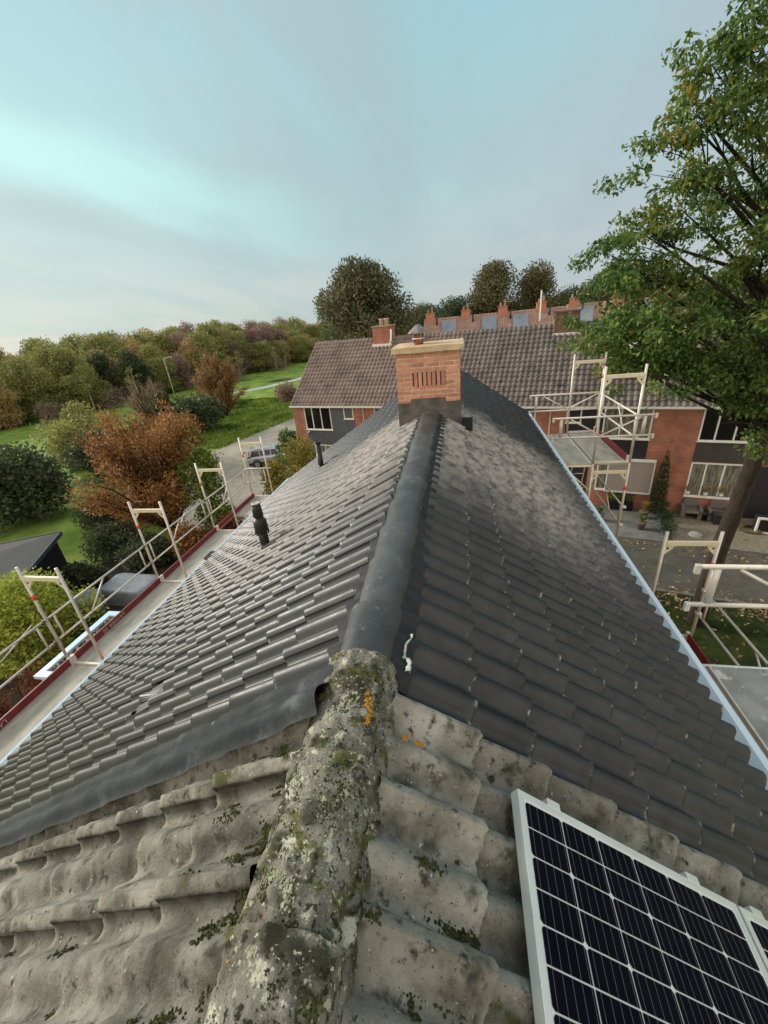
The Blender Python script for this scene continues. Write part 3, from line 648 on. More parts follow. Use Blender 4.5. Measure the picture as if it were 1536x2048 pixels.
# flue pipes
def flue(h,base,top,r,collar,label):
    b=Vector(base); H=top-b.z
    o=MB().lathe([(r,-.1),(r,H*.62),(r*.96,H*.62),(r*.96,H*.95)],b,20).build('flue_pipe',M['rubber'],h,True,label=label)
    MB().lathe([(r*1.55,-.12),(r*1.5,-.02),(r*1.12,.05),(r*1.02,.13)],b,20).build('weather_collar',M['rubber'],o,True)
    p=MB(); w,up,n=AXES['L']; Mx=slope_M('L',0,0); Mx.translation=b+n*.012; p.box((-.17,-.2,-.02),(.17,.2,.0),Mx); p.build('slate_base',M['rubber'],o)
    if collar:
        MB().lathe([(r*1.05,H*.43),(r*1.42,H*.46),(r*1.46,H*.50),(r*1.38,H*.66),(r*1.1,H*.70)],b,20).build('rain_collar',M['rubber'],o,True)
        f=MB()
        for k in range(10):
            a=k*2*math.pi/10; d=Vector((math.cos(a),math.sin(a),0)); q=Vector((-d.y,d.x,0))
            f.tube([b+d*r*1.42+Vector((0,0,H*.47)),b+d*r*1.34+Vector((0,0,H*.40))],.008,5)
        f.build('collar_fins',M['rubber'],o)
        MB().lathe([(r*1.0,H*.74),(r*1.08,H*.76),(r*.92,H*.98),(r*.8,H*1.0),(r*.78,H*.93)],b,20).build('flue_mouth',M['rubber'],o,True)
        MB().lathe([(r*.80,H*1.0),(r*.82,H*1.012),(r*.62,H*1.02),(r*.60,H*.99)],b,20).build('outlet_ring',M['steel'],o,True)
    else:
        MB().lathe([(r*1.04,H*.93),(r*1.04,H*1.0),(r*.8,H*1.003),(r*.78,H*.9)],b,20).build('flue_mouth',M['rubber'],o,True)
    return o
flue(hB,(-2.60,4.42,-2.74),-2.02,.062,True,'short black flue with a bulging rain collar')
flue(hC,(-3.20,8.66,-3.11),-2.43,.062,False,'slim black plain flue pipe')
# gutters
def gutter_R(h,ya,yb):
    m=MB(); x0,z0=1.812,-2.925
    pr=[(x0-.03,z0+.045),(x0-.01,z0-.01),(x0+.0,z0-.085),(x0+.11,z0-.085),(x0+.145,z0+.03),(x0+.185,z0+.035),(x0+.188,z0+.024),(x0+.152,z0+.018),(x0+.118,z0-.094),(x0-.008,z0-.094)]
    n=len(pr); m.poly([(x,ya,z) for x,z in pr]+[(x,yb,z) for x,z in pr],[(i,n+i,n+(i+1)%n,(i+1)%n) for i in range(n)]+[(0,1,2,9),(n,n+9,n+2,n+1)])
    m.build('gutter',M['zinc'],h)
def gutter_L(h,ya,yb):
    m=MB(); x0,z0=-5.765,-4.75
    pr=[(x0+.10,z0+.06),(x0+.10,z0-.03),(x0+.0,z0-.03),(x0-.03,z0+.06),(x0-.06,z0+.065),(x0-.06,z0+.05),(x0-.04,z0+.045),(x0-.01,z0-.04),(x0+.108,z0-.04)]
    n=len(pr); m.poly([(x,ya,z) for x,z in pr]+[(x,yb,z) for x,z in pr],[((i+1)%n,n+(i+1)%n,n+i,i) for i in range(n)])
    m.build('gutter',M['zinc'],h)
for h,ya,yb in ((hA,-2.0,Y0-.004),(hB,Y0,YC-.004),(hC,YC,Y1+.06)): gutter_R(h,ya,yb); gutter_L(h,ya,yb)
# small dark clip lying on the left gutter
MB().box((-5.86,7.18,-4.72),(-5.62,7.5,-4.64)).build('gutter_clip',M['rubber'],hC,bevel=.02)
# chimney on the ridge (part of the renovated house)
def chimney():
    x0,x1,y0,y1,zb,zt=-.885,.005,6.02,6.68,-1.62,-.50
    core=MB(); g=.006
    core.box((x0+g,y0+g,zb),(x1-g,y1-g,zt)); ch=core.build('chimney',M['mortar'],hB,label='square orange brick chimney with a pale slab and a flue cowl')
    bh,bl,jt=.0535,.205,.012; cs=.0625
    n=int(round((zt-zb)/cs)); cs=(zt-zb)/n
    meshes=[]
    for v in range(5):
        m=MB(); 
        for a in (0,): m.box((-.5,-.5,-.5),(.5,.5,.5))
        me=m.mesh('brick',M['brick']); meshes.append(me)
    bm_cache={}
    def brick(lo,hi):
        lo=Vector(lo);hi=Vector(hi); c=(lo+hi)/2; d=hi-lo
        m=MB(); e=.004; j=lambda: rng.uniform(-.0025,.0025)
        pts=[]
        m.box((-d.x/2,-d.y/2,-d.z/2),(d.x/2,d.y/2,d.z/2)); m.v=[(x+j(),y_+j(),z+j()) for x,y_,z in m.v]
        o=m.build('brick',M['brick'],ch,bevel=.004); o.location=c+Vector((0,0,0))
    sl=(-.655,-.205,-.965,-.755)            # soldier course vent on the front
    for k in range(n):
        za=zb+k*cs+.004; zb_=za+cs-jt; proud=rng.uniform(-.001,.003)
        if zb_<-1.30: continue
        off=.0 if k%2 else bl/2
        x=x0-off
        while x<x1-.01:
            a=max(x,x0); b=min(x+bl,x1)
            if b-a>.03:
                inside=(za>sl[2]-.02 and zb_<sl[3]+.02)
                segs=[(a,b-jt if b<x1 else b)]
                if inside:
                    segs=[]
                    if a<sl[0]-.004: segs.append((a,min(b-jt,sl[0]-.006)))
                    if b>sl[1]+.004: segs.append((max(a,sl[1]+.006),b-jt if b<x1 else b))
                for p,q in segs:
                    if q-p>.012: pr=rng.uniform(0,.004); brick((p,y0-pr,za),(q,y0+.06,zb_))
            x+=bl
        for sx in (0,1):                     # flanks
            y_=y0+.062+(0 if k%2 else -bl/2)
            while y_<y1-.02:
                a=max(y_,y0+.062); b=min(y_+bl,y1)
                if b-a>.04:
                    pr=rng.uniform(0,.003)
                    if sx: brick((x1-.05,a,za),(x1+pr,b-jt,zb_))
                    else: brick((x0-pr,a,za),(x0+.05,b-jt,zb_))
                y_+=bl
        x=x0+.055-off
        while x<x1-.06:
            a=max(x,x0+.052); b=min(x+bl,x1-.052)
            if b-a>.04: brick((a,y1-.05,za),(b-jt,y1+.002,zb_))
            x+=bl
    dk=MB().box((sl[0]-.004,y0+.0025,sl[2]),(sl[1]+.004,y0+.0245,sl[3])).build('vent_recess',M['membrane'],ch)
    nb=7; pw=(sl[1]-sl[0])/nb
    for k in range(nb):
        a=sl[0]+k*pw+.014; brick((a,y0-.006,sl[2]+.003),(a+pw-.016,y0+.05,sl[3]-.003))
    # slab, slightly sagging, rough edge
    def slab_pts():
        nx,ny=26,18; X0,X1,YA,YB=x0-.045,x1+.055,y0-.06,y1+.06; zt0,zt1=zt+.006,zt+.088
        top=[];bot=[]
        m=MB()
        def rr(i,j,z):
            x=X0+(X1-X0)*i/nx; y_=YA+(YB-YA)*j/ny
            e=.010*noise.noise(Vector((x*9,y_*9,z*20))); 
            cx=1 if i==nx else -1 if i==0 else 0; cy=1 if j==ny else -1 if j==0 else 0
            return (x+cx*e,y_+cy*e,z+(.010*noise.noise(Vector((x*7,y_*7,3))) if z>zt0+.05 else .004*noise.noise(Vector((x*12,y_*12,8))))+.02*(i/nx-.5)*.0)
        T=[[rr(i,j,zt1+.012*(j/ny)) for i in range(nx+1)] for j in range(ny+1)]; B=[[rr(i,j,zt0) for i in range(nx+1)] for j in range(ny+1)]
        b=nx+1
        for r in T: m.v+=r
        o=len(m.v)
        for r in B: m.v+=r
        for j in range(ny):
            for i in range(nx):
                m.f.append((j*b+i,j*b+i+1,(j+1)*b+i+1,(j+1)*b+i)); m.f.append((o+j*b+i,o+(j+1)*b+i,o+(j+1)*b+i+1,o+j*b+i+1))
        for i in range(nx): m.f.append((i,o+i,o+i+1,i+1)); m.f.append((ny*b+i,ny*b+i+1,o+ny*b+i+1,o+ny*b+i))
        for j in range(ny): m.f.append((j*b,(j+1)*b,o+(j+1)*b,o+j*b)); m.f.append((j*b+nx,o+j*b+nx,o+(j+1)*b+nx,(j+1)*b+nx))
        return m
    slab_pts().build('chimney_slab',M['slab'],ch,bevel=.008)
    # lead aprons at the foot, stepped in the middle
    m=MB(); fy=y0-.012
    def lead_front():
        rows=[]; nx=40
        for k,ztop in ((0,None),(1,None),(2,None)):
            row=[]
            for i in range(nx+1):
                x=x0-.008+(x1-x0+.016)*i/nx
                zr=AZ+.05-abs(x-AX)*math.tan(THL if x<AX else THR)      # roof surface
                top=(-1.115 if -.69<x<-.21 else -1.17)
                z=top if k==0 else (top*.45+(zr-.03)*.55 if k==1 else zr-.03)
                yy=fy-(.0 if k==0 else .010*noise.noise(Vector((x*8,k,2))) if k==1 else .035)
                row.append((x,yy,z))
            rows.append(row)
        return rows
    inst('lead_apron',grid_mesh('lead_apron',[r[::-1] for r in lead_front()],M['leadbrown']),ch)
    for s,xx,d in (('L',x0-.008,-1),('R',x1+.008,1)):
        th=THL if s=='L' else THR
        zr=AZ-abs(xx-AX)*math.tan(th)
        m=MB(); m.poly([(xx,y0-.02,zr+.30),(xx,y1+.02,zr+.34),(xx,y1+.02,zr-.02),(xx,y0-.02,zr-.02)],[(0,1,2,3)])
        a=[Vector((xx,y0-.14,zr+.045)),Vector((xx,y1+.1,zr+.045)),Vector((xx+d*.16,y1+.1,zr+.05-.16*math.tan(th))),Vector((xx+d*.16,y0-.14,zr+.05-.16*math.tan(th)))]
        m.poly(a,[(0,1,2,3) if d<0 else (3,2,1,0)]); m.build('side_flashing',M['lead'],ch)
    # small lead upstand at the lower right corner
    MB().box((x1+.01,y0-.10,-1.60),(x1+.17,y0-.085,-1.40)).build('flashing_corner',M['lead'],ch)
    # flue with cowl
    fx,fyy,fz=-.575,6.32,zt+.09
    fl=MB().lathe([(.065,-.03),(.065,.12),(.06,.13),(.05,.13)],(fx,fyy,fz),16).build('flue',M['rust'],ch,True)
    cw=MB().lathe([(.148,.155),(.146,.164),(.03,.262),(.006,.268)],(fx,fyy,fz),8).build('cowl_hood',M['cowl'],ch,False,label='pointed grey metal cowl over the flue')
    for k in range(4):
        a=k*math.pi/2+.5; MB().box((fx+.075*math.cos(a)-.009,fyy+.075*math.sin(a)-.009,fz+.03),(fx+.075*math.cos(a)+.009,fyy+.075*math.sin(a)+.009,fz+.17)).build('cowl_strut',M['cowl'],ch)
    MB().lathe([(.088,.075),(.088,.09),(.075,.09),(.075,.075)],(fx,fyy,fz),16).build('cowl_band',M['steel'],ch,True)
chimney()

# ------------------------------------------------------------------ solar panels on the old roof
def solar(s0,y1,label):
    W_,H_=1.0,1.66
    root=empty('solar_panel'); root.matrix_world=slope_M('R',s0,y1,.135)@Matrix.Rotation(math.pi,4,'Z')@Matrix.Translation((0,0,0))
    # local: x -> -Y world (towards the camera), y -> downslope
    tag(root,label,'solar panel','solar panels on the old roof')
    fw,ft=.022,.038
    b=MB().box((fw,fw,-.004),(H_-fw,W_-fw,-.0015)).build('backsheet',M['backsheet'],root)
    f=MB()
    f.box((0,0,-ft),(fw,W_,.002)); f.box((H_-fw,0,-ft),(H_,W_,.002)); f.box((fw,0,-ft),(H_-fw,fw,.002)); f.box((fw,W_-fw,-ft),(H_-fw,W_,.002))
    f.box((0.006,.006,-ft-.002),(H_-.006,.03,-ft)); f.build('panel_frame',M['alu'],root,bevel=.0015)
    cw,chh=.0815,.160; mx,my=fw+.008,fw+.004
    m=MB(); c=.007; w2,h2=cw/2-.0024,.157/2-.0026
    pts=[(-w2,-h2+c),(-w2+c,-h2),(w2,-h2),(w2,h2),(-w2+c,h2),(-w2,h2-c)]
    m.poly([(x,y_,0) for x,y_ in pts]+[(x,y_,.0006) for x,y_ in pts],[(6,7,8,9,10,11)]+[(i,(i+1)%6,6+(i+1)%6,6+i) for i in range(6)])
    cell=m.mesh('cell',M['cell']); 
    m=MB()
    for k in range(5):
        yy=-h2+chh*(k+.5)/5; m.box((-w2,yy-.0007,.0006),(w2,yy+.0007,.0010))
    bus=m.mesh('busbars',M['busbar'])
    for i in range(20):
        x=mx+cw*(i+.5)
        for k in range(6):
            y_=my+.157*(k+.5)
            fl=-1 if i%2 else 1
            o=inst('cell',cell,root,Matrix.Translation((x if i<10 else x,y_,0))@Matrix.Diagonal((fl,1,1,1)))
            inst('busbars',bus,o)
    return root
pan=solar(.640,.935,'large black solar panel with a pale frame lying on the mossy tiles')
p2=copy_tree(pan); p2.matrix_world=slope_M('R',.640+1.015,.935,.135)@Matrix.Rotation(math.pi,4,'Z'); p2['label']='second solar panel, lower down the slope and mostly cut off by the picture edge'
rail=MB(); 
for yy in (.60,-.30): rail.tube([slope_pt('R',.72,yy,.075),slope_pt('R',2.6,yy,.075)],.018,4)
for i,sd_ in enumerate((.80,1.44,1.755)):
    k=slope_M('R',sd_,.935,.095); MB().box((-.004,-.028,-.02),(.024,.028,.044),k).build('panel_clamp',M['alu'],pan if i<2 else p2,bevel=.003)
for o in list(pan.children)+list(p2.children):
    if o.name.startswith('panel_clamp'): o.matrix_parent_inverse=o.parent.matrix_world.inverted()
o=rail.build('mounting_rail',M['alu'],hA)

# ------------------------------------------------------------------ scaffolding
def frame(root,x0,x1,y,z0,z1,marks=True,base=True):
    """welded frame: transom, two posts, gussets, coloured marker sleeves (sub-parts of the transom part)"""
    zt=z1-.20
    t=MB().box((x0+.024,y-.022,zt-.038),(x1-.024,y+.022,zt+.038)).build('frame',M['beam'],root,bevel=.006)
    for x in (x0,x1): MB().tube([(x,y,z0),(x,y,z1)],.0242,10).build('post',M['steel'],t,True)
    for x,d in ((x0,1),(x1,-1)):
        MB().prism([(0,0),(.13,0),(0,-.16)],-.004,.004)
        m=MB(); a=[(x+d*.024,y,zt-.04),(x+d*.15,y,zt-.04),(x+d*.12,y,zt-.10),(x+d*.024,y,zt-.20)]
        m.poly([(p,q-.004,r) for p,q,r in a]+[(p,q+.004,r) for p,q,r in a],[(0,1,2,3),(7,6,5,4),(0,4,5,1),(1,5,6,2),(2,6,7,3),(3,7,4,0)]); m.build('gusset',M['beam'],t)
        h=MB().tube([(x+d*.055,y-.007,zt-.085),(x+d*.055,y+.007,zt-.085)],.018,8).build('gusset_hole',M['membrane'],t)
    if marks: MB().tube([(marks,y,zt-.42),(marks,y,zt-.33)],.029,10).build('marker',M['orange'],t,True)
    if base: MB().box((x0+.02,y-.02,z0-.005),(x1-.02,y+.02,z0+.045)).build('base_bar',M['steel'],t)
    return t
def guard(root,x,ya,yb,z,brace=1,sx=-.035):
    """side guardrail: two tubes, short uprights and a brace in one welded part"""
    g=MB(); x=x+sx
    for zz in (z+1.0,z+.55): g.tube([(x,ya-.06,zz),(x,yb+.06,zz)],.0185,8)
    for yy in (ya+.16,yb-.16): g.tube([(x,yy,z+.55),(x,yy,z+1.0)],.0165,6)
    if brace:
        m_=(ya+yb)/2; g.tube([(x,m_-.45,z+.56),(x,m_+.05,z+.99)],.014,6); 
    o=g.build('guardrail',M['steel'],root,True)
    c=MB()
    for yy in (ya,yb):
        for zz in (z+1.0,z+.55): c.box((x-.03,yy-.035,zz-.03),(x+.05,yy+.035,zz+.03))
    c.build('coupler',M['steel'],o,bevel=.008)
def deck(root,x0,x1,ya,yb,z,mt='deck',hatch=False):
    d=MB().box((x0,ya+.03,z-.05),(x1,yb-.03,z)).build('deck_board',M[mt],root,bevel=.004)
    e=MB(); 
    for x in (x0-.004,x1-.012): e.box((x,ya+.03,z-.052),(x+.016,yb-.03,z+.006))
    e.build('deck_edge',M['steel'],d)
    return d
def toe(root,x,ya,yb,z,text=None):
    t=MB().box((x-.015,ya+.02,z+.004),(x+.015,yb-.02,z+.155)).build('toe_board',M['toe'],root,bevel=.003)
    e=MB().box((x+.0155,ya+.02,z+.006),(x+.020,yb-.02,z+.020)).build('toe_lip',M['deckpale'],t)
    b=MB()
    for yy in (ya+.03,yb-.03): b.box((x-.022,yy-.03,z+.0),(x+.022,yy+.03,z+.16))
    b.build('end_bracket',M['steel'],t)
    if text:
        cu=bpy.data.curves.new('lettering','FONT'); cu.body=text; cu.size=.105; cu.align_x='CENTER'; cu.align_y='CENTER'; cu.extrude=.0008; cu.space_character=1.1
        tmp=bpy.data.objects.new('lettering',cu); C.objects.link(tmp); me=bpy.data.meshes.new_from_object(tmp.evaluated_get(bpy.context.evaluated_depsgraph_get())); bpy.data.objects.remove(tmp); me.materials.clear(); me.materials.append(M['deckpale'])
        o=bpy.data.objects.new('lettering',me); C.objects.link(o); o.parent=t
        # text on the inner face (+X), upside down as in the photograph: reads towards the camera
        o.matrix_local=Matrix.Translation((x+.0163,ya+(yb-ya)*.40,z+.085))@Matrix(((0,0,1,0),(-1,0,0,0),(0,-1,0,0),(0,0,0,1)))
    return t
def end_rail(root,x0,x1,y,z,hook=True):
    e=MB()
    for zz in (z+1.04,z+.62): e.tube([(x0+.03,y,zz),(x1-.03,y,zz)],.0225,8)
    for xx in (x0+.17,x1-.19): e.box((xx-.03,y-.012,z+.64),(xx+.03,y+.012,z+1.03))
    e.tube([(x0+.34,y-.01,z+1.02),(x0+.98,y-.01,z+.64)],.017,6); e.tube([(x1-.2,y+.012,z+1.02),(x0+.98,y+.012,z+.64)],.017,6)
    o=e.build('end_rail',M['steel'],root,True)
    for zz in (z+1.04,z+.62):
        for xx,d in ((x0,1),(x1,-1)): MB().box((xx-.012,y-.02,zz-.075),(xx+.035,y+.02,zz+.022)).build('hook',M['steel'],o,bevel=.008)
    return o
# left scaffold along the low eaves
sl_=empty('scaffold',(0,0,0),label='long scaffold walkway with red toe boards along the left eaves',cat='scaffold')
ZL=-5.02; XO,XI=-6.77,-6.04; YS=[-.58,1.85,4.28,6.70,9.11,11.47]
for i,y in enumerate(YS):
    t=frame(sl_,XO,XI,y,ZL+.02,ZL+2.03,XO,True)
    for x in (XO,XI): MB().tube([(x,y,G),(x,y,ZL)],.0242,8).build('lower_post',M['steel'],t,True)
for i in range(5):
    ya,yb=YS[i],YS[i+1]; guard(sl_,XO,ya,yb,ZL-.02)
    deck(sl_,XO+.07,XI-.02 if i!=4 else XI-.02,ya if i!=4 else ya+.95,yb,ZL+.03)
    toe(sl_,XO+.075,ya,yb,ZL+.03,'LAYHER 30' if i in (1,2) else None)
e=MB(); e.tube([(XO,11.52,ZL+1.0),(XI+.1,11.52,ZL+1.0)],.02,8); e.tube([(XO+.12,11.52,ZL+1.0),(XO+.2,11.52,ZL+.55),(XO+.24,11.52,ZL+.52),(XI-.2,11.52,ZL+.52),(XI-.16,11.52,ZL+.56),(XI-.16,11.52,ZL+1.0)],.014,8); e.build('end_rail',M['steel'],sl_,True)
# thin tie tubes behind the guardrails
for ya in (3.5,8.0): MB().tube([(XO-.05,ya,ZL+.86),(XO-.6,ya+.9,ZL+.72)],.012,6).build('tie_tube',M['steel'],sl_,True)
# right-hand tower
tw=empty('scaffold_tower',(0,0,0),label='tall scaffold tower with two grey decks beside the right eaves near the far end',cat='scaffold')
ZR=-3.30; TX0,TX1=2.84,3.57; TY=(9.08,11.55)
for i,y in enumerate(TY):
    for k,(a,b) in enumerate(((ZR,ZR+2.02),(ZR-2.0,ZR),(ZR-4.0,ZR-2.0),(G,ZR-4.0))):
        t=frame(tw,TX0,TX1,y,a+.01,b if k else b,TX1 if (k==1 or (k==0 and i==1)) else 0,k==0)
    MB().tube([(TX0-.62,y,ZR-.05),(TX0-.02,y,ZR-.05)],.024,8).build('console_bracket',M['beam'],tw,True)
    MB().tube([(TX0-.6,y,ZR-.06),(TX0-.02,y,ZR-.62)],.018,8).build('console_strut',M['beam'],tw,True)
deck(tw,2.16,2.795,TY[0],TY[1],ZR); deck(tw,2.885,3.50,TY[0],TY[1],ZR)
MB().box((2.80,TY[0]+.05,ZR-.045),(2.84,TY[1]-.05,ZR-.01)).build('gap_cover',M['steel'],tw)
toe(tw,3.53,TY[0],TY[1],ZR)
end_rail(tw,1.92,3.88,TY[0]-.06,ZR); end_rail(tw,1.83,3.75,TY[1]+.06,ZR)
guard(tw,TX1,TY[0],TY[1],ZR,1,.035); guard(tw,TX1,TY[0],TY[1],ZR-2.05,1,.035); guard(tw,TX1,TY[0],TY[1],ZR-4.05,1,.035)
MB().tube([(3.60,TY[1]+.05,ZR-4.0),(4.25,8.3,G+.1)],.02,8).build('diagonal_brace',M['steel'],tw,True)
toe(tw,3.53,TY[0],TY[1],ZR-2.0); deck(tw,2.885,3.50,TY[0],TY[1],ZR-2.04)
# ladder inside the tower
ld=MB()
for x in (2.95,3.27): ld.tube([(x,11.35,ZR-2.0),(x,10.9,ZR-.05)],.016,6)
for k in range(7): t_=k/7+.08; ld.tube([(2.95,11.35-.45*t_,ZR-2.0+1.95*t_),(3.27,11.35-.45*t_,ZR-2.0+1.95*t_)],.012,6)
ld.build('ladder',M['beam'],tw,True)
# near bay on the right
sr=empty('scaffold',(0,0,0),label='near scaffold bay with a worn deck and white end rails at the right edge',cat='scaffold')
QY=5.97; NY=3.36
t=frame(sr,3.04,3.77,QY,ZR-2.0,ZR+.02,3.77,True)
for x in (3.04,3.77): MB().tube([(x,QY,G),(x,QY,ZR-2.0)],.0242,8).build('lower_post',M['steel'],t,True)
for y in (NY,NY-2.57):
    t=frame(sr,3.04,3.77,y,ZR-2.0,ZR-.08,0,False)
    for x in (3.04,3.77): MB().tube([(x,y,G),(x,y,ZR-2.0)],.0242,8).build('lower_post',M['steel'],t,True)
    MB().tube([(2.10,y,ZR-.10),(3.0,y,ZR-.10)],.024,8).build('console_bracket',M['beam'],sr,True)
pl=MB().box((2.09,NY-2.5,ZR-.06),(2.292,NY-.02,ZR)).build('perforated_plank',M['decksteel'],sr,bevel=.004)
hs=MB()
for i in range(58):
    for x in (2.258+.012*(i%2),): hs.lathe([(.0065,.0004),(.0060,.0012)],(x,NY-.12-.042*i,ZR),6)
hs.build('drain_holes',M['membrane'],pl)
deck(sr,2.328,2.98,NY-2.54,NY,ZR,'deckworn'); deck(sr,3.06,3.72,NY-2.54,NY,ZR,'deckworn')
MB().tube([(2.04,NY-.02,ZR-.01),(4.0,NY-.02,ZR-.01)],.016,8).build('deck_end_bar',M['alu'],sr,True)
end_rail(sr,2.07,4.05,3.47,ZR)
MB().tube([(3.77,NY,ZR-.2),(3.77,NY,ZR+1.9)],.0242,8).build('post',M['steel'],sr,True)
guard(sr,3.77,NY,QY,ZR-2.05,1,.0); toe(sr,3.70,NY,QY,ZR-2.03)
guard(sr,3.77,NY-2.57,NY,ZR,1,.03)
MB().box((3.74,4.35,-4.33),(3.80,4.44,-4.27)).build('marker',M['orange'],sr)

# ------------------------------------------------------------------ ground, street, paths
def sheet_(name,pts,z,m,kind='structure',**k):
    b=MB(); b.poly([(x,y,z) for x,y in pts],[tuple(range(len(pts)))]); return b.build(name,m,kind=kind,**k)
gm=MB(); n=60
sheet_('ground',[(-900,-300),(900,-300),(900,1500),(-900,1500)],G,M['grass'])
E_=Vector((.9645,-.264,0)); N_=Vector((.264,.9645,0)); P0=Vector((-12.1,28.7,0))
def rowpt(u,w,z=0): p=P0+E_*u+N_*(w-24.49); return Vector((p.x,p.y,z))      # u along the row, w = distance from the camera plane
def rowsheet(name,u0,u1,w0,w1,z,m): return sheet_(name,[rowpt(u,w)[:2] for u,w in ((u0,w0),(u1,w0),(u1,w1),(u0,w1))],z,m)
sheet_('street',[(-26.5,24),(-13.2,18.5),(-12.6,24.6),(-13.3,30.5),(-13.0,36),(-12.0,42),(-10.5,62),(-17.5,66),(-20.6,54),(-24.2,41.2),(-25.6,34.5)],G+.004,M['pavers'])
sheet_('garden_soil',[(-30,-6),(-5.4,-6),(-5.4,17),(-12.6,21),(-13.0,18.6),(-18.5,18.6),(-20.2,15.6),(-30,15.6)],G+.008,M['soil'])
rowsheet('footpath',6,48,16.6,20.8,G+.012,M['asphalt'])
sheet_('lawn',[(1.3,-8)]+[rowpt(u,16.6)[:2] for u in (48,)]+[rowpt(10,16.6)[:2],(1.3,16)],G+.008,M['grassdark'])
rowsheet('front_paving',0,23.75,20.9,24.5,G+.016,M['gardenpave']); rowsheet('gravel_bed',23.8,42,20.9,24.5,G+.02,M['gravel'])
kb=MB()
for w in (16.55,20.8):
    a=[rowpt(8,w,G),rowpt(46,w,G),rowpt(46,w+.09,G),rowpt(8,w+.09,G)]; kb.poly(a+[p+Vector((0,0,.07)) for p in a],[(0,1,5,4),(1,2,6,5),(2,3,7,6),(3,0,4,7),(4,5,6,7)])
kb.build('kerb',M['gardenpave'],kind='structure')
sheet_('path',[(-48.8,70.5),(-43.6,76.0),(-38.9,80.7),(-34.5,91),(-33,110),(-34.8,110),(-36.6,91.6),(-40.5,82.2),(-45,77.4),(-50.2,72)],G+.01,M['path'])
MB().lathe([(.32,.0),(.32,.006),(.30,.008)],(-21.3,36.2,G+.006),14).build('manhole_cover',M['asphalt'],label='round dark manhole cover set in the pale street',cat='manhole cover')

# ------------------------------------------------------------------ the row of houses across the street
EZ,RZ,DEP=-5.24,-1.42,4.5
RS=math.hypot(DEP+.25,RZ-EZ); RTH=math.atan2(RZ-EZ,DEP)
def wave_roof(name,width,Ls,gauge,pitch,amp,matl,seg=5):
    m=MB(); nx=int(round(width/pitch))*seg; nk=int(Ls/gauge); g=Ls/nk; xs=[width*i/nx for i in range(nx+1)]
    for k in range(nk):
        base=len(m.v); jit=[.0]*(nx+1)
        for e,zz in ((0,-.02),(0.0,.045),(g,.0)):
            for i,x in enumerate(xs): m.v.append((x,k*g+e,amp*(.5-.5*math.cos(2*math.pi*i/seg))+zz+.006*noise.noise(Vector((x*.8,k*.7,2)))))
        b=nx+1
        for r in range(2):
            for i in range(nx): m.f.append((base+r*b+i,base+r*b+i+1,base+(r+1)*b+i+1,base+(r+1)*b+i))
    return m.mesh(name,matl,False)
HW=5.9
roofmesh=wave_roof('roof_tiling',HW-.01,RS,.345,.30,.085,M['rooftile'])
roofmesh2=roofmesh.copy(); roofmesh2.materials.clear(); roofmesh2.materials.append(M['rooftile2'])
def box_uz(m,u0,u1,z0,z1,d0,d1): m.box((u0,-d1,z0),(u1,-d0,z1))    # local row space: x=u, -y = towards the street
RowM=Matrix(((E_.x,N_.x,0,P0.x),(E_.y,N_.y,0,P0.y),(0,0,1,0),(0,0,0,1)))
def window(h,u0,u1,z0,z1,panes,m='pane',fw=.07,d=.05):
    """u0..u1, z0..z1 outer size; panes = relative widths"""
    f=MB(); f.box((u0,-d,z0),(u1,.02,z0+fw)); f.box((u0,-d,z1-fw),(u1,.02,z1)); f.box((u0,-d,z0+fw),(u0+fw,.02,z1-fw)); f.box((u1-fw,-d,z0+fw),(u1,.02,z1-fw))
    tot=sum(panes); x=u0+fw; W_=u1-u0-2*fw; xs=[]
    for i,p in enumerate(panes):
        w=W_*p/tot; a=x; b=x+w
        if i: f.box((a-fw*.5,-d,z0+fw),(a+fw*.5,.02,z1-fw)); a+=fw*.5
        if i<len(panes)-1: b-=fw*.5
        xs.append((a,b)); x+=w
    o=f.build('window',M['white'],h)
    MB().box((u0-.04,-d-.06,z0-.04),(u1+.04,0,z0-.003)).build('sill',M['white'],o)
    for a,b in xs: MB().box((a,-.012,z0+fw),(b,.0,z1-fw)).build('pane',M[m],o)
    return o
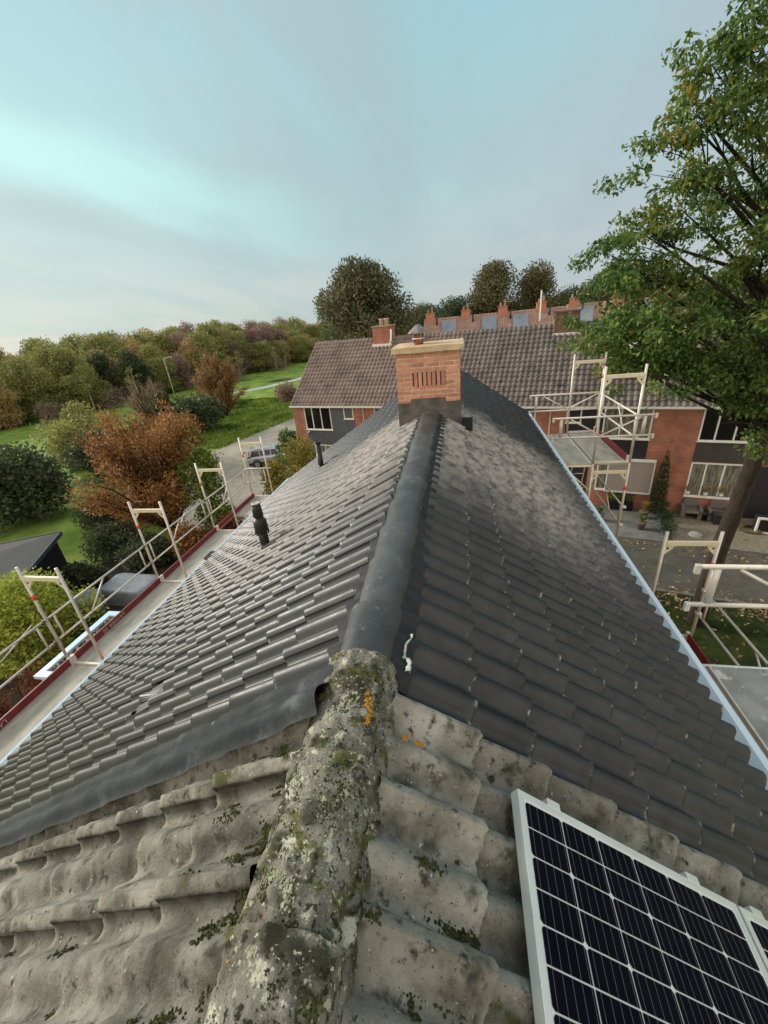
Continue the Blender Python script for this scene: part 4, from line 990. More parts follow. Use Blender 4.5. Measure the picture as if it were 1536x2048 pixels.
def row_house(i,mirror,label,pcol,extra):
    u0=i*HW; h=empty('row_house',(0,0,0),label=label,cat='house',group='row houses across the street'); h.matrix_world=RowM@Matrix.Translation((u0,0,0))
    w=MB(); D2=9.0
    w.box((0.003,0,G),(HW-.003,D2,EZ-.05)); a=[(0.003,0,EZ-.05),(HW-.003,0,EZ-.05),(HW-.003,DEP,RZ-.12),(.003,DEP,RZ-.12),(.003,D2,EZ-.05),(HW-.003,D2,EZ-.05)]
    w.poly(a,[(0,1,2,3),(3,2,5,4),(0,3,4),(1,5,2)]); w.build('wall',M['brickwall'],h)
    r=inst('roof_tiling',roofmesh if i<2 else roofmesh2,h,Matrix.Translation((0.005,-.25,EZ-.06))@Matrix.Rotation(RTH,4,'X'),kind='stuff')
    b=MB(); b.poly([(0,DEP,RZ-.03),(HW,DEP,RZ-.03),(HW,D2+.3,EZ-.1),(0,D2+.3,EZ-.1)],[(0,1,2,3)]); b.build('rear_roof',M['rooftile'],h)
    rm=MB().tube([(0,0,0),(.40,0,0)],.10,8).mesh('ridge_tile',M['ridgepale'] if i==0 else M['rooftile2'],True)
    for k in range(15): inst('ridge_tile',rm,h,Matrix.Translation((k*HW/15,DEP,RZ-.02+rng.uniform(-.008,.008)))@Matrix.Rotation(rng.uniform(-.01,.01),4,'Y'))
    g=MB(); g.box((0,-.34,EZ-.10),(HW,-.22,EZ-.01)); g.build('gutter',M['white'],h); g=MB(); g.box((0,-.22,EZ-.16),(HW,.0,EZ-.10)); g.build('soffit',M['white'],h)
    X=(lambda a,b:(HW-b,HW-a)) if mirror else (lambda a,b:(a,b))
    # upper floor: window, boarding with a small window; ground floor below
    a,b=X(1.03,5.10); pm=MB()
    a1,b1=X(3.262,5.10); pz0,pz1=-8.05,-5.34
    pan_=MB().box((a1,-.03,-7.03),(b1,0,-5.34)).box((a,-.03,-8.08),(b,0,-7.035)).build('boarding',M[pcol],h)
    jt=MB()
    for k in range(9): jt.box((a+.01,-.037,-8.06+k*.115),(b-.01,-.030,-8.06+k*.115+.10))
    jt.build('boards',M[pcol],pan_)
    return h,X
H=[]
specs=[(0,False,'end row house, leftmost, with grey boarding and a fair brick corner','panelgrey'),(1,True,'row house hidden behind the new roof ridge, second from the left corner','panelgrey'),(2,False,'row house behind the chimney right side with a small window at the gutter end','panelgrey'),
 (3,True,'row house behind the scaffold tower with almost black boarding and a taupe screen','paneldark'),(4,False,'row house behind the leaning trunk with brown boarding and potted plants in the window','panelbrown'),(5,True,'row house hidden by the big tree at the right edge','panelbrown')]
for i,mir,lab,pc in specs:
    h,X=row_house(i,mir,lab,pc,None); H.append(h)
    a,b=X(1.03,3.26); 
    up='panecurt' if i==3 else 'pane'
    window(h,a,b,-7.0,-5.34,(.6,.75,.75) if not mir else (.75,.75,.6),up)
    a,b=X(4.33,5.10)
    window(h,a,b,-6.19,-5.34,(1,))
    a,b=X(1.03,3.24); low=window(h,a,b,-9.98,-8.12,(.65,.85,.85) if not mir else (.85,.85,.65),'panecurt')
    a,b=X(3.7,4.7); d=MB().box((a,-.02,G+.02),(b,.0,-8.2)).build('door',M['paneldark'],h); MB().box((a+.8,-.08,G+1.0),(a+.9,-.02,G+1.05)).build('handle',M['steel'],d)
    if i in (0,2,4):                         # drain pipe near the party wall
        MB().tube([(5.88,-.06,EZ-.1),(5.88,-.06,G)],.045,8).build('drainpipe',M['chimpot'],h,True)
# features on single houses
h3=H[3]; u3=3*HW
scr=MB().box((20.93-u3,-.16,-9.95),(23.02-u3,-.12,-8.2)).build('sun_screen',M['awning'],h3,label='taupe roller screen let down over the ground-floor window')
sf=MB(); sf.box((20.86-u3,-.2,-8.2),(23.09-u3,-.06,-8.08)); sf.box((20.86-u3,-.18,-10.04),(20.925-u3,-.06,-8.2)); sf.box((23.025-u3,-.18,-10.04),(23.09-u3,-.06,-8.2)); sf.box((20.93-u3,-.18,-10.04),(23.02-u3,-.11,-9.955)); sf.build('screen_frame',M['white'],scr)
# dormer with white frame
dm=MB().box((20.3-u3,1.15,-4.1),(23.0-u3,4.2,-2.62)).build('dormer',M['white'],h3,label='white box dormer with dark panes, half hidden by leaves')
dm2=MB().box((20.15-u3,1.0,-2.61),(23.15-u3,4.3,-2.48)).build('dormer_roof',M['white'],dm)
for k in range(3): MB().box((20.42-u3+.86*k,1.13,-3.85),(21.18-u3+.86*k,1.148,-2.8)).build('pane',M['pane'],dm)
# chimneys of the row
def row_chimney(h,u,w,z0,z1,pots,label):
    c=MB().box((u,DEP-.75,z0-.6),(u+w,DEP+.15,z1)).build('chimney',M['brickwall'] if pots else M['brickdark'],h,label=label)
    MB().box((u-.06,DEP-.82,z1+.002),(u+w+.06,DEP+.22,z1+.10)).build('chimney_slab',M['ridgepale'] if pots else M['brickdark'],c)
    f=MB().box((u-.08,DEP-.83,z0-.10),(u+w+.08,DEP-.755,z0+.10)).build('flashing',M['white'],c)
    for k in range(pots): MB().lathe([(.16,0),(.15,.34),(.18,.36),(.18,.42),(.12,.42)],(u+w*(.42+.28*k),DEP-.3,z1+.10),12).build('chimney_pot',M['chimpot'],c,True)
    return c
row_chimney(H[0],5.25,1.35,-1.85,-.66,2,'orange brick chimney with two pots and white flashing')
MB().tube([(6.5,DEP-.80,-1.80),(6.66,DEP-.80,-1.6),(6.72,DEP-.80,-.85)],.06,8).build('flashing_pipe',M['white'],H[0],True)
row_chimney(H[2],17.25-2*HW,1.3,-1.92,-.72,0,'plain brown brick chimney without pots')
MB().tube([(1.1,-.05,-7.25),(1.35,-.28,-7.1)],.05,8).build('lamp_bracket',M['white'],H[0],True)

# ------------------------------------------------------------------ far terraces
def far_house(loc,rz,w,label,tone,gable=False,pv=None):
    h=empty('far_house',loc,rz,label=label,cat='house',group='distant terraced houses with terracotta roofs')
    d=8.4; ze=-5.1; zr=-1.0
    m=MB(); m.box((0.01,0,G),(w-.01,d,ze)); m.poly([(.01,0,ze),(w-.01,0,ze),(w-.01,d/2,zr-.1),(.01,d/2,zr-.1),(.01,d,ze),(w-.01,d,ze)],[(0,1,2,3),(3,2,5,4),(0,3,4),(1,5,2)]); m.build('wall',M['farbrick'],h)
    ang=math.atan2(zr-ze,d/2); inst('roof_tiling',FR,h,Matrix.Translation((0,-.2,ze-.1))@Matrix.Rotation(ang,4,'X'),kind='stuff')
    MB().poly
    b=MB(); b.poly([(0,d/2,zr),(w,d/2,zr),(w,d+.2,ze-.1),(0,d+.2,ze-.1)],[(0,1,2,3)]); b.build('rear_roof',M['farroof'],h)
    c=MB().box((.3,d/2-.55,zr-.7),(1.5,d/2+.35,zr+.72)).build('chimney',M['farbrick'],h)
    MB().box((.22,d/2-.62,zr+.722),(1.58,d/2+.42,zr+.82)).build('chimney_slab',M['farbrick'],c)
    for k in range(2): MB().lathe([(.15,0),(.13,.4+.35*k),(.17,.42+.35*k)],(.6+.55*k,d/2-.1,zr+.82),8).build('chimney_pot',M['chimpot'],c,True)
    MB().tube([(1.9,d/2-1.0,zr-1.0),(1.9,d/2-1.0,zr+.1)],.12,8).build('roof_vent',M['rubber'],h,True)
    if pv:
        p=MB().box((pv,2.2,.10),(pv+2.0,5.2,.20)).build('solar_panel',M['pv'],h); p.matrix_local=Matrix.Translation((0,-.2,ze-.02))@Matrix.Rotation(ang,4,'X')
    for k in range(2):
        wd=MB().box((.7+2.6*k,-.05,-7.6),(2.4+2.6*k,.0,-6.2)).build('window',M['white'],h)
        for q in range(2): MB().box((.8+2.6*k+.78*q,-.06,-7.5),(1.5+2.6*k+.78*q,-.051,-6.3)).build('pane',M['pane'],wd)
    return h
FR=wave_roof('roof_tiling',5.2,math.hypot(4.4,4.1)+.08,.36,.45,.07,M['farroof'],4)
fl=['leftmost far terrace house, its gable to the big round tree','far terrace house, second from the left behind the long ridge','far terrace house in the middle of the distant row','far terrace house, fourth from the left with the tall white pole']
for k in range(4):
    far_house((-5.2+5.2*k*.96-.0,61.2-5.2*k*.05,0),R(-3),5.2,fl[k],0,k==0,(2.6,3.1,2.2,2.6)[k])
MB().tube([(10.4,62,-2.4),(10.4,62,1.2)],.09,8).build('antenna_pole',M['white'],label='pale thin pole rising at the right end of the distant terrace',cat='pole')
fl2=['far brick gable house to the left of the plain brown chimney','far house just over the plain brown chimney, mostly behind oak leaves','far house at the right end, behind the oak crown']
for k in range(3): far_house((13.2+5.2*k*.97,60.0-k*1.1,.15),R(-12),5.2,fl2[k],0,False,(1.2,2.4,None)[k])

# ------------------------------------------------------------------ vegetation
def leaf_mesh(name,centers,radii,n,size,matl,shell=.55,seed=0,droop=0.0,asp=.55,weights=None):
    r=np.random.RandomState(seed); c=np.asarray(centers,float); rad=np.asarray(radii,float)
    if rad.ndim==1: rad=np.repeat(rad[:,None],3,1)
    w=(rad.prod(1))**(2/3.) if weights is None else np.asarray(weights,float); w=w/w.sum()
    idx=r.choice(len(c),n,p=w); d=r.normal(size=(n,3)); d/=np.linalg.norm(d,axis=1)[:,None]
    q=(shell+(1-shell)*r.rand(n)**.6)[:,None]*(1+.07*r.normal(size=(n,1)))
    p=c[idx]+d*q*rad[idx]
    t=d*.8+r.normal(size=(n,3))*.7; t[:,2]-=droop; t/=np.linalg.norm(t,axis=1)[:,None]
    b=np.cross(t,r.normal(size=(n,3))); b/=np.linalg.norm(b,axis=1)[:,None]+1e-9
    nn=np.cross(t,b); s=size*(.55+.9*r.rand(n,1))
    v=np.stack([p-t*s*.5,p+b*s*asp*.5+nn*s*.08,p+t*s*.5,p-b*s*asp*.5+nn*s*.08],1).reshape(-1,3)
    m=bpy.data.meshes.new(name); m.vertices.add(4*n); m.vertices.foreach_set('co',v.ravel()); m.loops.add(4*n); m.loops.foreach_set('vertex_index',np.arange(4*n))
    m.polygons.add(n); m.polygons.foreach_set('loop_start',np.arange(n)*4); m.polygons.foreach_set('loop_total',np.full(n,4)); m.materials.append(matl); m.update(); m.validate(); return m
def blobs(n,rx,ry,z0,z1,r,seed,taper=.5):
    q=random.Random(seed); out=[];rad=[]
    for i in range(n):
        t=q.random(); z=z0+(z1-z0)*t; k=math.sqrt(max(.05,1-abs(2*t-1+.15)**2.2*taper*1.6)); a=q.uniform(0,6.283); d=math.sqrt(q.random())*.85
        out.append((rx*k*d*math.cos(a),ry*k*d*math.sin(a),z)); rad.append(r*q.uniform(.65,1.25))
    return out,rad
def tree_mesh(kind,h,w,n,size,seed,nb=16,zb=.25,shell=.5,twigs=True,asp=.55):
    c,rd=blobs(nb,w*.5*.78,w*.5*.78,h*zb+w*.12,h-w*.13,w*(.2 if nb<50 else .125),seed)
    cm=leaf_mesh('crown',c,rd,n,size,LF[kind],shell,seed,0,asp)
    t=MB(); t.tube([(0,0,-.3),(0.02*h,0,h*.25),(-.01*h,.01*h,h*.55),(0,0,h*.8)],[.022*h,.017*h,.011*h,.004*h],7)
    if twigs:
        for i,p in enumerate(c[:12]): z=h*(.18+.45*random.Random(seed+i).random()); t.tube([(0,0,z),(p[0]*.5,p[1]*.5,z+(p[2]-z)*.6),p],[.008*h,.005*h,.002*h],5,False)
    return cm,t.mesh('trunk',M['bark'],True)
def plant(name,loc,meshes,label,cat,group=None,sx=1,sz=1,rz=0):
    o=empty(name,loc,rz,label=label,cat=cat,group=group); o.scale=(sx,sx,sz); inst('crown',meshes[0],o); inst('trunk',meshes[1],o); return o
# the wood beyond the grass
wk=[('olive',3),('dark',5),('brown',9),('purple',13),('olive',21),('brown',27)]
WM=[tree_mesh(k,14,10.5,8500,.42,s,26,.04,.30,False) for k,s in wk]
edge=[(-86,36),(-73.5,50),(-68,59),(-64,68),(-60.5,83),(-58,98),(-53,110),(-49,122),(-46,140),(-42,165)]
def along(t):
    f=t*(len(edge)-1); i=min(int(f),len(edge)-2); f-=i; a,b=edge[i],edge[i+1]; return a[0]+(b[0]-a[0])*f,a[1]+(b[1]-a[1])*f
qn=random.Random(5)
for row,(off,cnt,sz) in enumerate(((3,26,.62),(9,24,.80),(17,22,.95),(26,20,1.0),(38,16,1.0))):
    for k in range(cnt):
        x,y=along((k+.5+qn.uniform(-.35,.35))/cnt); x-=off*.85+qn.uniform(-2,2); y+=off*.35+qn.uniform(-2,2)
        s=sz*qn.uniform(.85,1.08)*(1.0 if row else qn.uniform(.75,1.1))
        j=qn.choice((0,0,1,4,4,2) if y<80 else (0,2,4,3,0,4))
        plant('wood_tree',(x,y,G),WM[j],('olive green','dark green','brownish','purplish bare','mossy green','russet brown')[j]+(' tree at the front of the wood, low beside the grass',' tree in the second row of the autumn wood',' tree in the middle of the autumn wood beyond the grass',' tree towards the back of the autumn wood',' tree at the back of the autumn wood, on its skyline')[row],'tree','trees of the wood beyond the grass',qn.uniform(.9,1.2)*max(s,.7),s,qn.uniform(0,6))
# low purple scrub along the wood's edge
SC=[tree_mesh(k,3.4,6.5,1500,.28,s,14,.02,.45,False,.3) for k,s in (('purple',31),('purple',37))]
for k,(x,y,sc,lab) in enumerate(((-75,47,1,'purplish bare scrub at the far left end of the wood edge'),(-66,57.5,1.05,'purplish bare scrub behind the leftmost thin trunk'),(-62.5,67.5,1.1,'purplish bare scrub left of the thin pale trunk'),(-60,75,1,'purplish bare scrub right of the thin pale trunk'),(-57.5,86,1,'purplish scrub behind the tan bush'),(-56,101,1.1,'purplish scrub behind the orange-brown shrub'),(-50,113,1.2,'purplish scrub at the far end of the grass'))):
    plant('scrub',(x,y,G),SC[k%2],lab,'shrub','purplish scrub along the wood edge',sc,sc,k)
# thin young trees on the grass
YT=tree_mesh('olive',7.5,3.6,420,.34,51,10,.38,.4,True)
YTt=MB(); YTt.tube([(0,0,-.2),(.05,0,2),(0,0,4.6),(0,0,6.8)],[.16,.13,.09,.03],7); ytm=YTt.mesh('trunk',M['barkpale'],True)
for k,(x,y,s,lab) in enumerate(((-64.8,64.8,.85,'young tree with a pale trunk, alone on the left grass strip'),(-73,57.5,1.0,'young tree with a pale trunk at the far left edge of the grass'),(-54.5,100.5,.9,'young tree with a thin pale trunk behind the orange-brown shrub'),(-49.3,111.5,.85,'young tree with a pale trunk at the far grass, left one of a pair'),(-49.7,119.5,.9,'young tree with a pale trunk at the far grass, right one of a pair'),(-61.5,72.5,.9,'young tree with a pale trunk just left of the tan bush'))):
    plant('young_tree',(x,y,G),(YT[0],ytm),lab,'tree','young trees planted on the grass',s,s,k)
# single shrubs and trees on the left
def shrub(name,x,y,h,w,kind,n,size,label,cat='shrub',seed=1,zb=.02,asp=.55,nb=14,shell=.45,ground=G):
    return plant(name,(x,y,ground),tree_mesh(kind,h,w,int(n*1.7),size*1.45,seed,nb+8,zb,shell*.8,True,asp),label,cat,None,1,1,seed)
def feathery(name,x,y,h,w,kind,n,size,label,cat='tree',seed=1,arch=.3,ns=34,asp=.35):
    """shrub of upswept arching sprays with loose leaves along them"""
    q=random.Random(seed); cs=[];rd=[]; t=MB()
    for i in range(ns):
        a=q.uniform(0,6.283); L_=q.uniform(.55,1.0); rr=w*.5*L_*math.sqrt(q.random()+.08); top=h*(1-.62*(rr/(w*.5))**2)*q.uniform(.72,1.03)
        pts=[(0,0,h*.04),(rr*.35*math.cos(a),rr*.35*math.sin(a),top*.45),(rr*.75*math.cos(a),rr*.75*math.sin(a),top*.85),(rr*1.05*math.cos(a),rr*1.05*math.sin(a),top)]
        t.tube(pts,[.012*h,.008*h,.005*h,.002*h],5,False)
        for k in range(9):
            f=.28+.75*k/8; j=min(int(f*3),2); g=min(f*3-j,1.15); p=[pts[j][m_]+(pts[j+1][m_]-pts[j][m_])*g for m_ in range(3)]
            cs.append(p); rd.append((w*.10*(1.15-.7*f*.8),w*.10*(1.15-.7*f*.8),w*.07))
    cm=leaf_mesh('crown',cs,rd,int(n*2.4),size*1.0,LF[kind],.05,seed,-.2,asp)
    return plant(name,(x,y,G),(cm,t.mesh('trunk',M['bark'],True)),label,cat,None,1,1,0)
feathery('autumn_tree',-17.3,19.6,8.0,9.0,'orange',17000,.17,'large feathery orange tree behind the dark garden shed','tree',61,.3,64)
feathery('rust_shrub',-27.2,33.0,5.6,8.0,'orange',7000,.2,'rusty red feathery shrub behind the orange tree, right of the white lamp','shrub',63,.3,40)
feathery('tan_shrub',-38.7,46.5,7.4,5.4,'tan',5200,.2,'tan bare-twigged bush left of the lamp post on the grass','shrub',65,.3,44,.2)
feathery('brown_tree',-32.5,53.5,9.2,7.4,'obrown',9000,.24,'tall orange-brown shrub on the grass beside the street','tree',67,.3,54)
shrub('dark_shrub',-32.0,46.0,4.6,7.4,'dark',4200,.22,'dark green rounded shrub left of the tall orange-brown shrub','shrub',69)
shrub('dark_shrub',-34.6,44.0,5.2,3.4,'dark',2600,.22,'dark green narrow shrub in front of the tan bush','shrub',70)
shrub('olive_shrub',-36.5,33.5,6.4,8.0,'olive',6000,.22,'broad olive green shrub at the left, in front of the bright grass','shrub',71,.02,.4)
shrub('dark_hedge',-31.5,21.5,5.6,10,'dark',7500,.2,'dark evergreen thicket at the left edge above the shed roof','hedge',73)
shrub('dark_hedge',-30,29,4.6,6,'dark',3600,.2,'dark evergreen bush right of the thicket, behind the orange tree','hedge',75)
shrub('dark_bush',-27.5,64,2.7,5.2,'purple',1800,.2,'low dark bare bush on the grass beside the paved street','shrub',77)
shrub('yellow_tree',-16.2,9.9,3.6,4.8,'yellow',11000,.10,'bright yellow-green tree at the left edge below the shed','tree',79,.02,.5,20)
feathery('red_shrub',-12.9,6.4,2.9,3.0,'red',4200,.08,'dark red feathery shrub below the red toe board at the left edge','shrub',81,.3,30)
shrub('dark_bush',-15.0,11.0,1.0,2.2,'dark',1500,.07,'small dark bush between the yellow tree and the grey covers','shrub',82)
shrub('vine_shrub',-13.9,19.2,5.6,3.4,'vine',4600,.11,'green shrub with yellow leaves between the orange tree and the street','shrub',83)
shrub('vine_shrub',-15.2,21.0,6.3,1.8,'vine',1400,.12,'slim yellow-leaved sapling growing out of the orange tree top','shrub',84)
shrub('golden_shrub',-8.7,20.6,5.3,4.4,'golden',7000,.11,'golden green shrub in front of the left brick corner','shrub',85)
shrub('golden_shrub',-10.6,21.0,4.2,3.0,'golden',3600,.11,'lower golden green shrub beside the parked car','shrub',86)
shrub('green_shrub',-10.9,24.4,4.9,3.0,'green',3200,.11,'leafy green shrub in front of the parked car','shrub',87)
shrub('dark_bush',-12.2,17.6,2.4,2.6,'red',1500,.1,'low reddish bush below the third scaffold frame','shrub',88)
for k,(x,y,h,w,kd,lab) in enumerate(((-19.2,17.2,1.9,3.6,'dark','dark low undergrowth beside the black shed wall'),(-16.4,16.2,1.7,3.2,'dark','dark low undergrowth under the orange tree'),(-22.4,20.4,2.2,4.2,'dark','dark low undergrowth behind the shed roof'),(-14.4,17.0,1.8,2.8,'orange','low rusty undergrowth beside the small grey cover'),(-18.6,14.0,1.5,2.4,'dark','dark low bush against the shed corner'))):
    shrub('undergrowth',x,y,h,w,kd,3400,.11,lab,'shrub',140+k)
# big trees in the background
BG=[('willow',19.6,20,42000,.42,91),('farbrown',17,13.5,20000,.42,93),('dark',16,13,18000,.42,95),('farbrown',17,13.5,20000,.42,97)]
bm_=[tree_mesh(k,h,w,n,s,sd_,110 if k=='willow' else 36,.08,.35,True) for k,h,w,n,s,sd_ in BG]
plant('round_tree',(-14.6,69.5,G),bm_[0],'largest round grey-green tree behind the left roof','tree',None,1,1,1)
for x,y,k,sx,sz,lab in ((-1.4,95,2,1.05,.86,'dark bushy tree left of the two tall far trees'),(6.8,95,1,1.05,1.07,'left one of the two tall brownish far trees'),(15.9,99,3,1.02,1.05,'right one of the two tall far trees'),(24.6,102,2,.95,.86,'dark green far tree beside the oak crown'),(-9.8,128,3,.9,.78,'pale distant tree in the gap right of the round tree'),(-23,92,2,1.2,.72,'dark far tree behind the left roof corner'),(-28,112,1,1.2,.78,'brownish far tree at the end of the wood'),(-5.5,110,2,1,.80,'dark far tree low in the gap over the ridge'),(33,108,1,1.1,.9,'far tree behind the oak crown'),(44,112,3,1.1,.9,'far tree at the right behind the oak')):
    plant('far_tree',(x,y,G),bm_[k],lab,'tree','far trees behind the houses',sx,sz,x)
for k in range(16): 
    x=-40+k*9+qn.uniform(-3,3); plant('horizon_tree',(x,165+qn.uniform(-10,25),G),WM[(k*2)%6],'hazy tree on the far skyline behind the houses','tree','trees on the far skyline',1.3,qn.uniform(.8,.95),k)
# the oak at the right
def oak():
    root=empty('oak_tree',(8.4,13.2,G),label='tall green oak with some orange leaves at the right edge',cat='tree')
    O=Vector((8.4,13.2,G))
    path=[Vector(p) for p in ((8.36,13.2,-11.2),(8.38,13.2,-8),(8.55,13.15,-5),(8.45,13.3,-2.5),(8.2,13.6,0),(8.0,13.9,2.2),(8.3,14.0,4.6),(8.4,14,7))]
    rr=[.30,.235,.215,.19,.16,.12,.08,.03]
    MB().tube([p-O for p in path],rr,14).build('trunk',M['bark'],root,True)
    cl=[(4.8,12.1,4.3),(5.8,12.8,4.7),(4.4,12.2,3.5),(5.6,12.8,3.7),(4.1,11.8,2.8),(5.4,12.4,2.6),(6.6,13.5,2.9),(4.8,12.6,1.6),(6.1,13.1,1.8),(7.0,13.3,1.7),(3.75,12.5,1.5),(4.1,12.8,1.25),(3.7,12.6,.7),(4.6,12.7,.4),(6.8,13.3,.5),(3.95,12.5,-.4),(4.0,12.5,-1.2),(4.2,11.8,-.6),(5.4,12.4,-.6),(6.5,12.4,-.8),(7.5,13,-.7),(4.2,11.9,-1.5),(4.9,12,-1.4),(6,12.1,-1.7),(7.2,12.6,-1.8),(4.7,11.7,-1.85),(5.8,11.7,-1.9),(6.9,11.7,-2.4),(8.1,12.0,-3.7),(7.6,11.8,-3.3),
        (4.0,12.2,3.1),(5.0,11.9,4.9),(5.6,12.2,5.6),(6.5,12.6,5.3),(6.9,12.4,4.2),(7.6,12.9,3.5),(8.2,13.0,2.5),(8.6,13.2,-2.2),(8.3,12.2,-2.6),(5.2,13.4,-1.2),(6.1,13.6,-.2),(4.4,12.0,-1.1),(4.0,12.2,-.9),(4.15,12.6,0.0),(5.1,12.2,-2.0),(6.4,11.8,-2.2),(5.2,12.3,.2),(4.9,12.4,2.2),(4.3,12.0,3.9),(4.2,11.9,-.2),(4.8,12.0,-.9),(5.6,12.0,-1.1)]
    cl=[(x+(.75 if z>2.2 else .3 if z>1.0 else 0),y,z) for x,y,z in cl]
    q=random.Random(17)
    for i in range(400):
        a=q.uniform(0,6.283); b=q.uniform(-1,1); d=q.random()**.4
        p=(9.2+5.2*d*math.cos(a)*math.sqrt(1-b*b),14.2+4.6*d*math.sin(a)*math.sqrt(1-b*b),1.8+6.2*d*b)
        if p[0]/p[1]<.52+max(0,p[2]-1.5)*.030: continue
        if p[2]<-3.2: continue
        cl.append(p)
        if len(cl)>165: break
    br=MB()
    for i,c in enumerate(cl):
        c=Vector(c); d0=(c-Vector((8.4,13.3,c.z))).length
        z=max(-4.2,c.z-.55*d0-q.uniform(0,.6))
        k=max(0,min(len(path)-2,sum(1 for p in path if p.z<z)-1)); f=(z-path[k].z)/(path[k+1].z-path[k].z); s0=path[k].lerp(path[k+1],max(0,min(1,f)))
        m1=s0.lerp(c,.35)+Vector((q.gauss(0,.18),q.gauss(0,.18),.15+q.gauss(0,.15))); m2=s0.lerp(c,.72)+Vector((q.gauss(0,.2),q.gauss(0,.2),.12))
        br.tube([s0-O,m1-O,m2-O,c-O],[.075,.05,.028,.01],6,False)
        for k2 in range(5):
            e=c+Vector((q.gauss(0,.5),q.gauss(0,.5),q.gauss(0,.38))); br.tube([m2-O,(m2.lerp(e,.6)+Vector((0,0,.08)))-O,e-O],[.016,.010,.004],4,False)
    br.build('limbs',M['bark'],root,True)
    cs=[];rd=[]
    for c in cl:
        for k in range(7):
            p=Vector(c)+Vector((q.gauss(0,.42),q.gauss(0,.42),q.gauss(0,.30))); cs.append(p-O); rd.append((.38,.38,.24))
    inst('crown',leaf_mesh('crown',cs,rd,128000,.122,LF['oak'],.05,23,.55,.45),root)
oak()

# ------------------------------------------------------------------ left gardens
def shed():
    a=Vector((-20.1,15.3,0)); b=Vector((-17.7,10.9,0)); d=(b-a).normalized(); l=(b-a).length; n_=Vector((d.y,-d.x,0))
    if n_.x>0: n_=-n_
    root=empty('garden_shed',(a.x,a.y,G),math.atan2(d.y,d.x),label='low black garden shed with a flat bitumen roof at the left edge',cat='shed')
    W_=-1 if Vector((-d.y,d.x,0)).dot(n_)<0 else 1
    w=6.5*W_; lo,hi=sorted((0,w))
    MB().box((.25,lo+.25,0),(l-.2,hi-.25,2.45)).build('wall',M['darkwood'],root)
    m=MB(); m.poly([(0,lo,2.56),(l,lo,2.56),(l,hi,2.56),(0,hi,2.56),(l*.45,(lo+hi)/2,2.82)],[(0,1,4),(1,2,4),(2,3,4),(3,0,4)]); m.build('roof',M['bitumen'],root)
    f=MB(); t=.1
    f.box((-.02,lo-.02,2.40),(l+.02,lo+.0,2.60)); f.box((-.02,hi,2.40),(l+.02,hi+.02,2.60)); f.box((-.02,lo,2.40),(0,hi,2.60)); f.box((l,lo,2.40),(l+.02,hi,2.60)); f.build('fascia',M['fascia'],root)
    for k in range(16): 
        x=.3+k*(l-.5)/16; MB().box((x,-.255 if W_<0 else .235,.05),(x+(l-.5)/16-.02,-.235 if W_<0 else .255,2.4)).build('board',M['darkwood'],root)
shed()
def cover(x,y,rz,sx,sy,h,label):
    m=MB(); n=10; rows=[]
    prof_=[(1.06,0),(1.04,.3),(1.0,.8),(.96,.97),(.80,1.0),(.4,1.015),(.0,1.02)]
    for k,(s,z) in enumerate(prof_):
        row=[]
        for i in range(33):
            a=2*math.pi*i/32; c,s_=math.cos(a),math.sin(a); e=.28
            px=sx/2*s*math.copysign(abs(c)**e,c); py=sy/2*s*math.copysign(abs(s_)**e,s_)
            w=.03*noise.noise(Vector((px*2.3+x,py*2.3,z*2.0)))
            row.append((px*(1+w*1.2),py*(1+w*1.2),h*z+(w*1.2 if z>.9 else 0)))
        rows.append(row)
    me=grid_mesh('cover',rows,M['tarp']); o=bpy.data.objects.new('furniture_cover',me); C.objects.link(o); o.location=(x,y,G+.008); o.rotation_euler=(0,0,rz)
    tag(o,label,'cover','grey covers over garden furniture')
cover(-15.4,13.6,R(-4),2.6,1.5,.80,'wide grey cover over garden furniture beside the red toe board')
cover(-16.5,12.3,R(20),.9,1.1,.95,'narrow grey cover standing left of the wide one')
cover(-13.6,14.3,R(-4),1.3,1.2,.7,'small grey cover right of the wide one, in shade')
pr=empty('porch_extension',(-9.0,7.6,G),label='flat roofed extension with a pale blue rim and gravel on top',cat='extension')
hx,hy,zt_=2.4,1.35,3.1
MB().box((-hx+.2,-hy+.2,0),(hx+1.2,hy-.2,zt_-.35)).build('wall',M['brickwall'],pr)
MB().box((-hx+.08,-hy+.08,zt_-.348),(hx+1.2,hy-.08,zt_-.10)).build('fascia',M['render'],pr)
rim=MB(); rim.box((-hx,-hy,zt_-.098),(hx+1.2,-hy+.2,zt_)); rim.box((-hx,hy-.2,zt_-.098),(hx+1.2,hy,zt_)); rim.box((-hx,-hy+.2,zt_-.098),(-hx+.2,hy-.2,zt_)); rim.build('roof_rim',M['bluetrim'],pr)
MB().box((-hx+.2,-hy+.2,zt_-.098),(hx+1.2,hy-.2,zt_-.07)).build('roof_bed',M['bitumen'],pr)
pb=MB()
for i in range(2600):
    x=rng.uniform(-hx+.22,hx+1.1); y=rng.uniform(-hy+.22,hy-.22); blob(pb,Vector((x,y,zt_-.075)),rng.uniform(.02,.045),(Vector((1,0,0)),Vector((0,1,0)),Vector((0,0,1))),.8,i,5)
pb.build('gravel',M['pebble'],pr,kind='stuff')
p2_=empty('porch_extension',(-8.2,12.0,G),label='second flat roofed extension with pale rim beyond the deck opening',cat='extension')
MB().box((-1.2,-.9,0),(2.6,.9,2.85)).build('wall',M['brickwall'],p2_); MB().box((-1.35,-1.05,2.86),(2.6,1.05,3.0)).build('roof_rim',M['bluetrim'],p2_); MB().box((-1.15,-.85,3.0),(2.6,.85,3.02)).build('roof_bed',M['bitumen'],p2_)
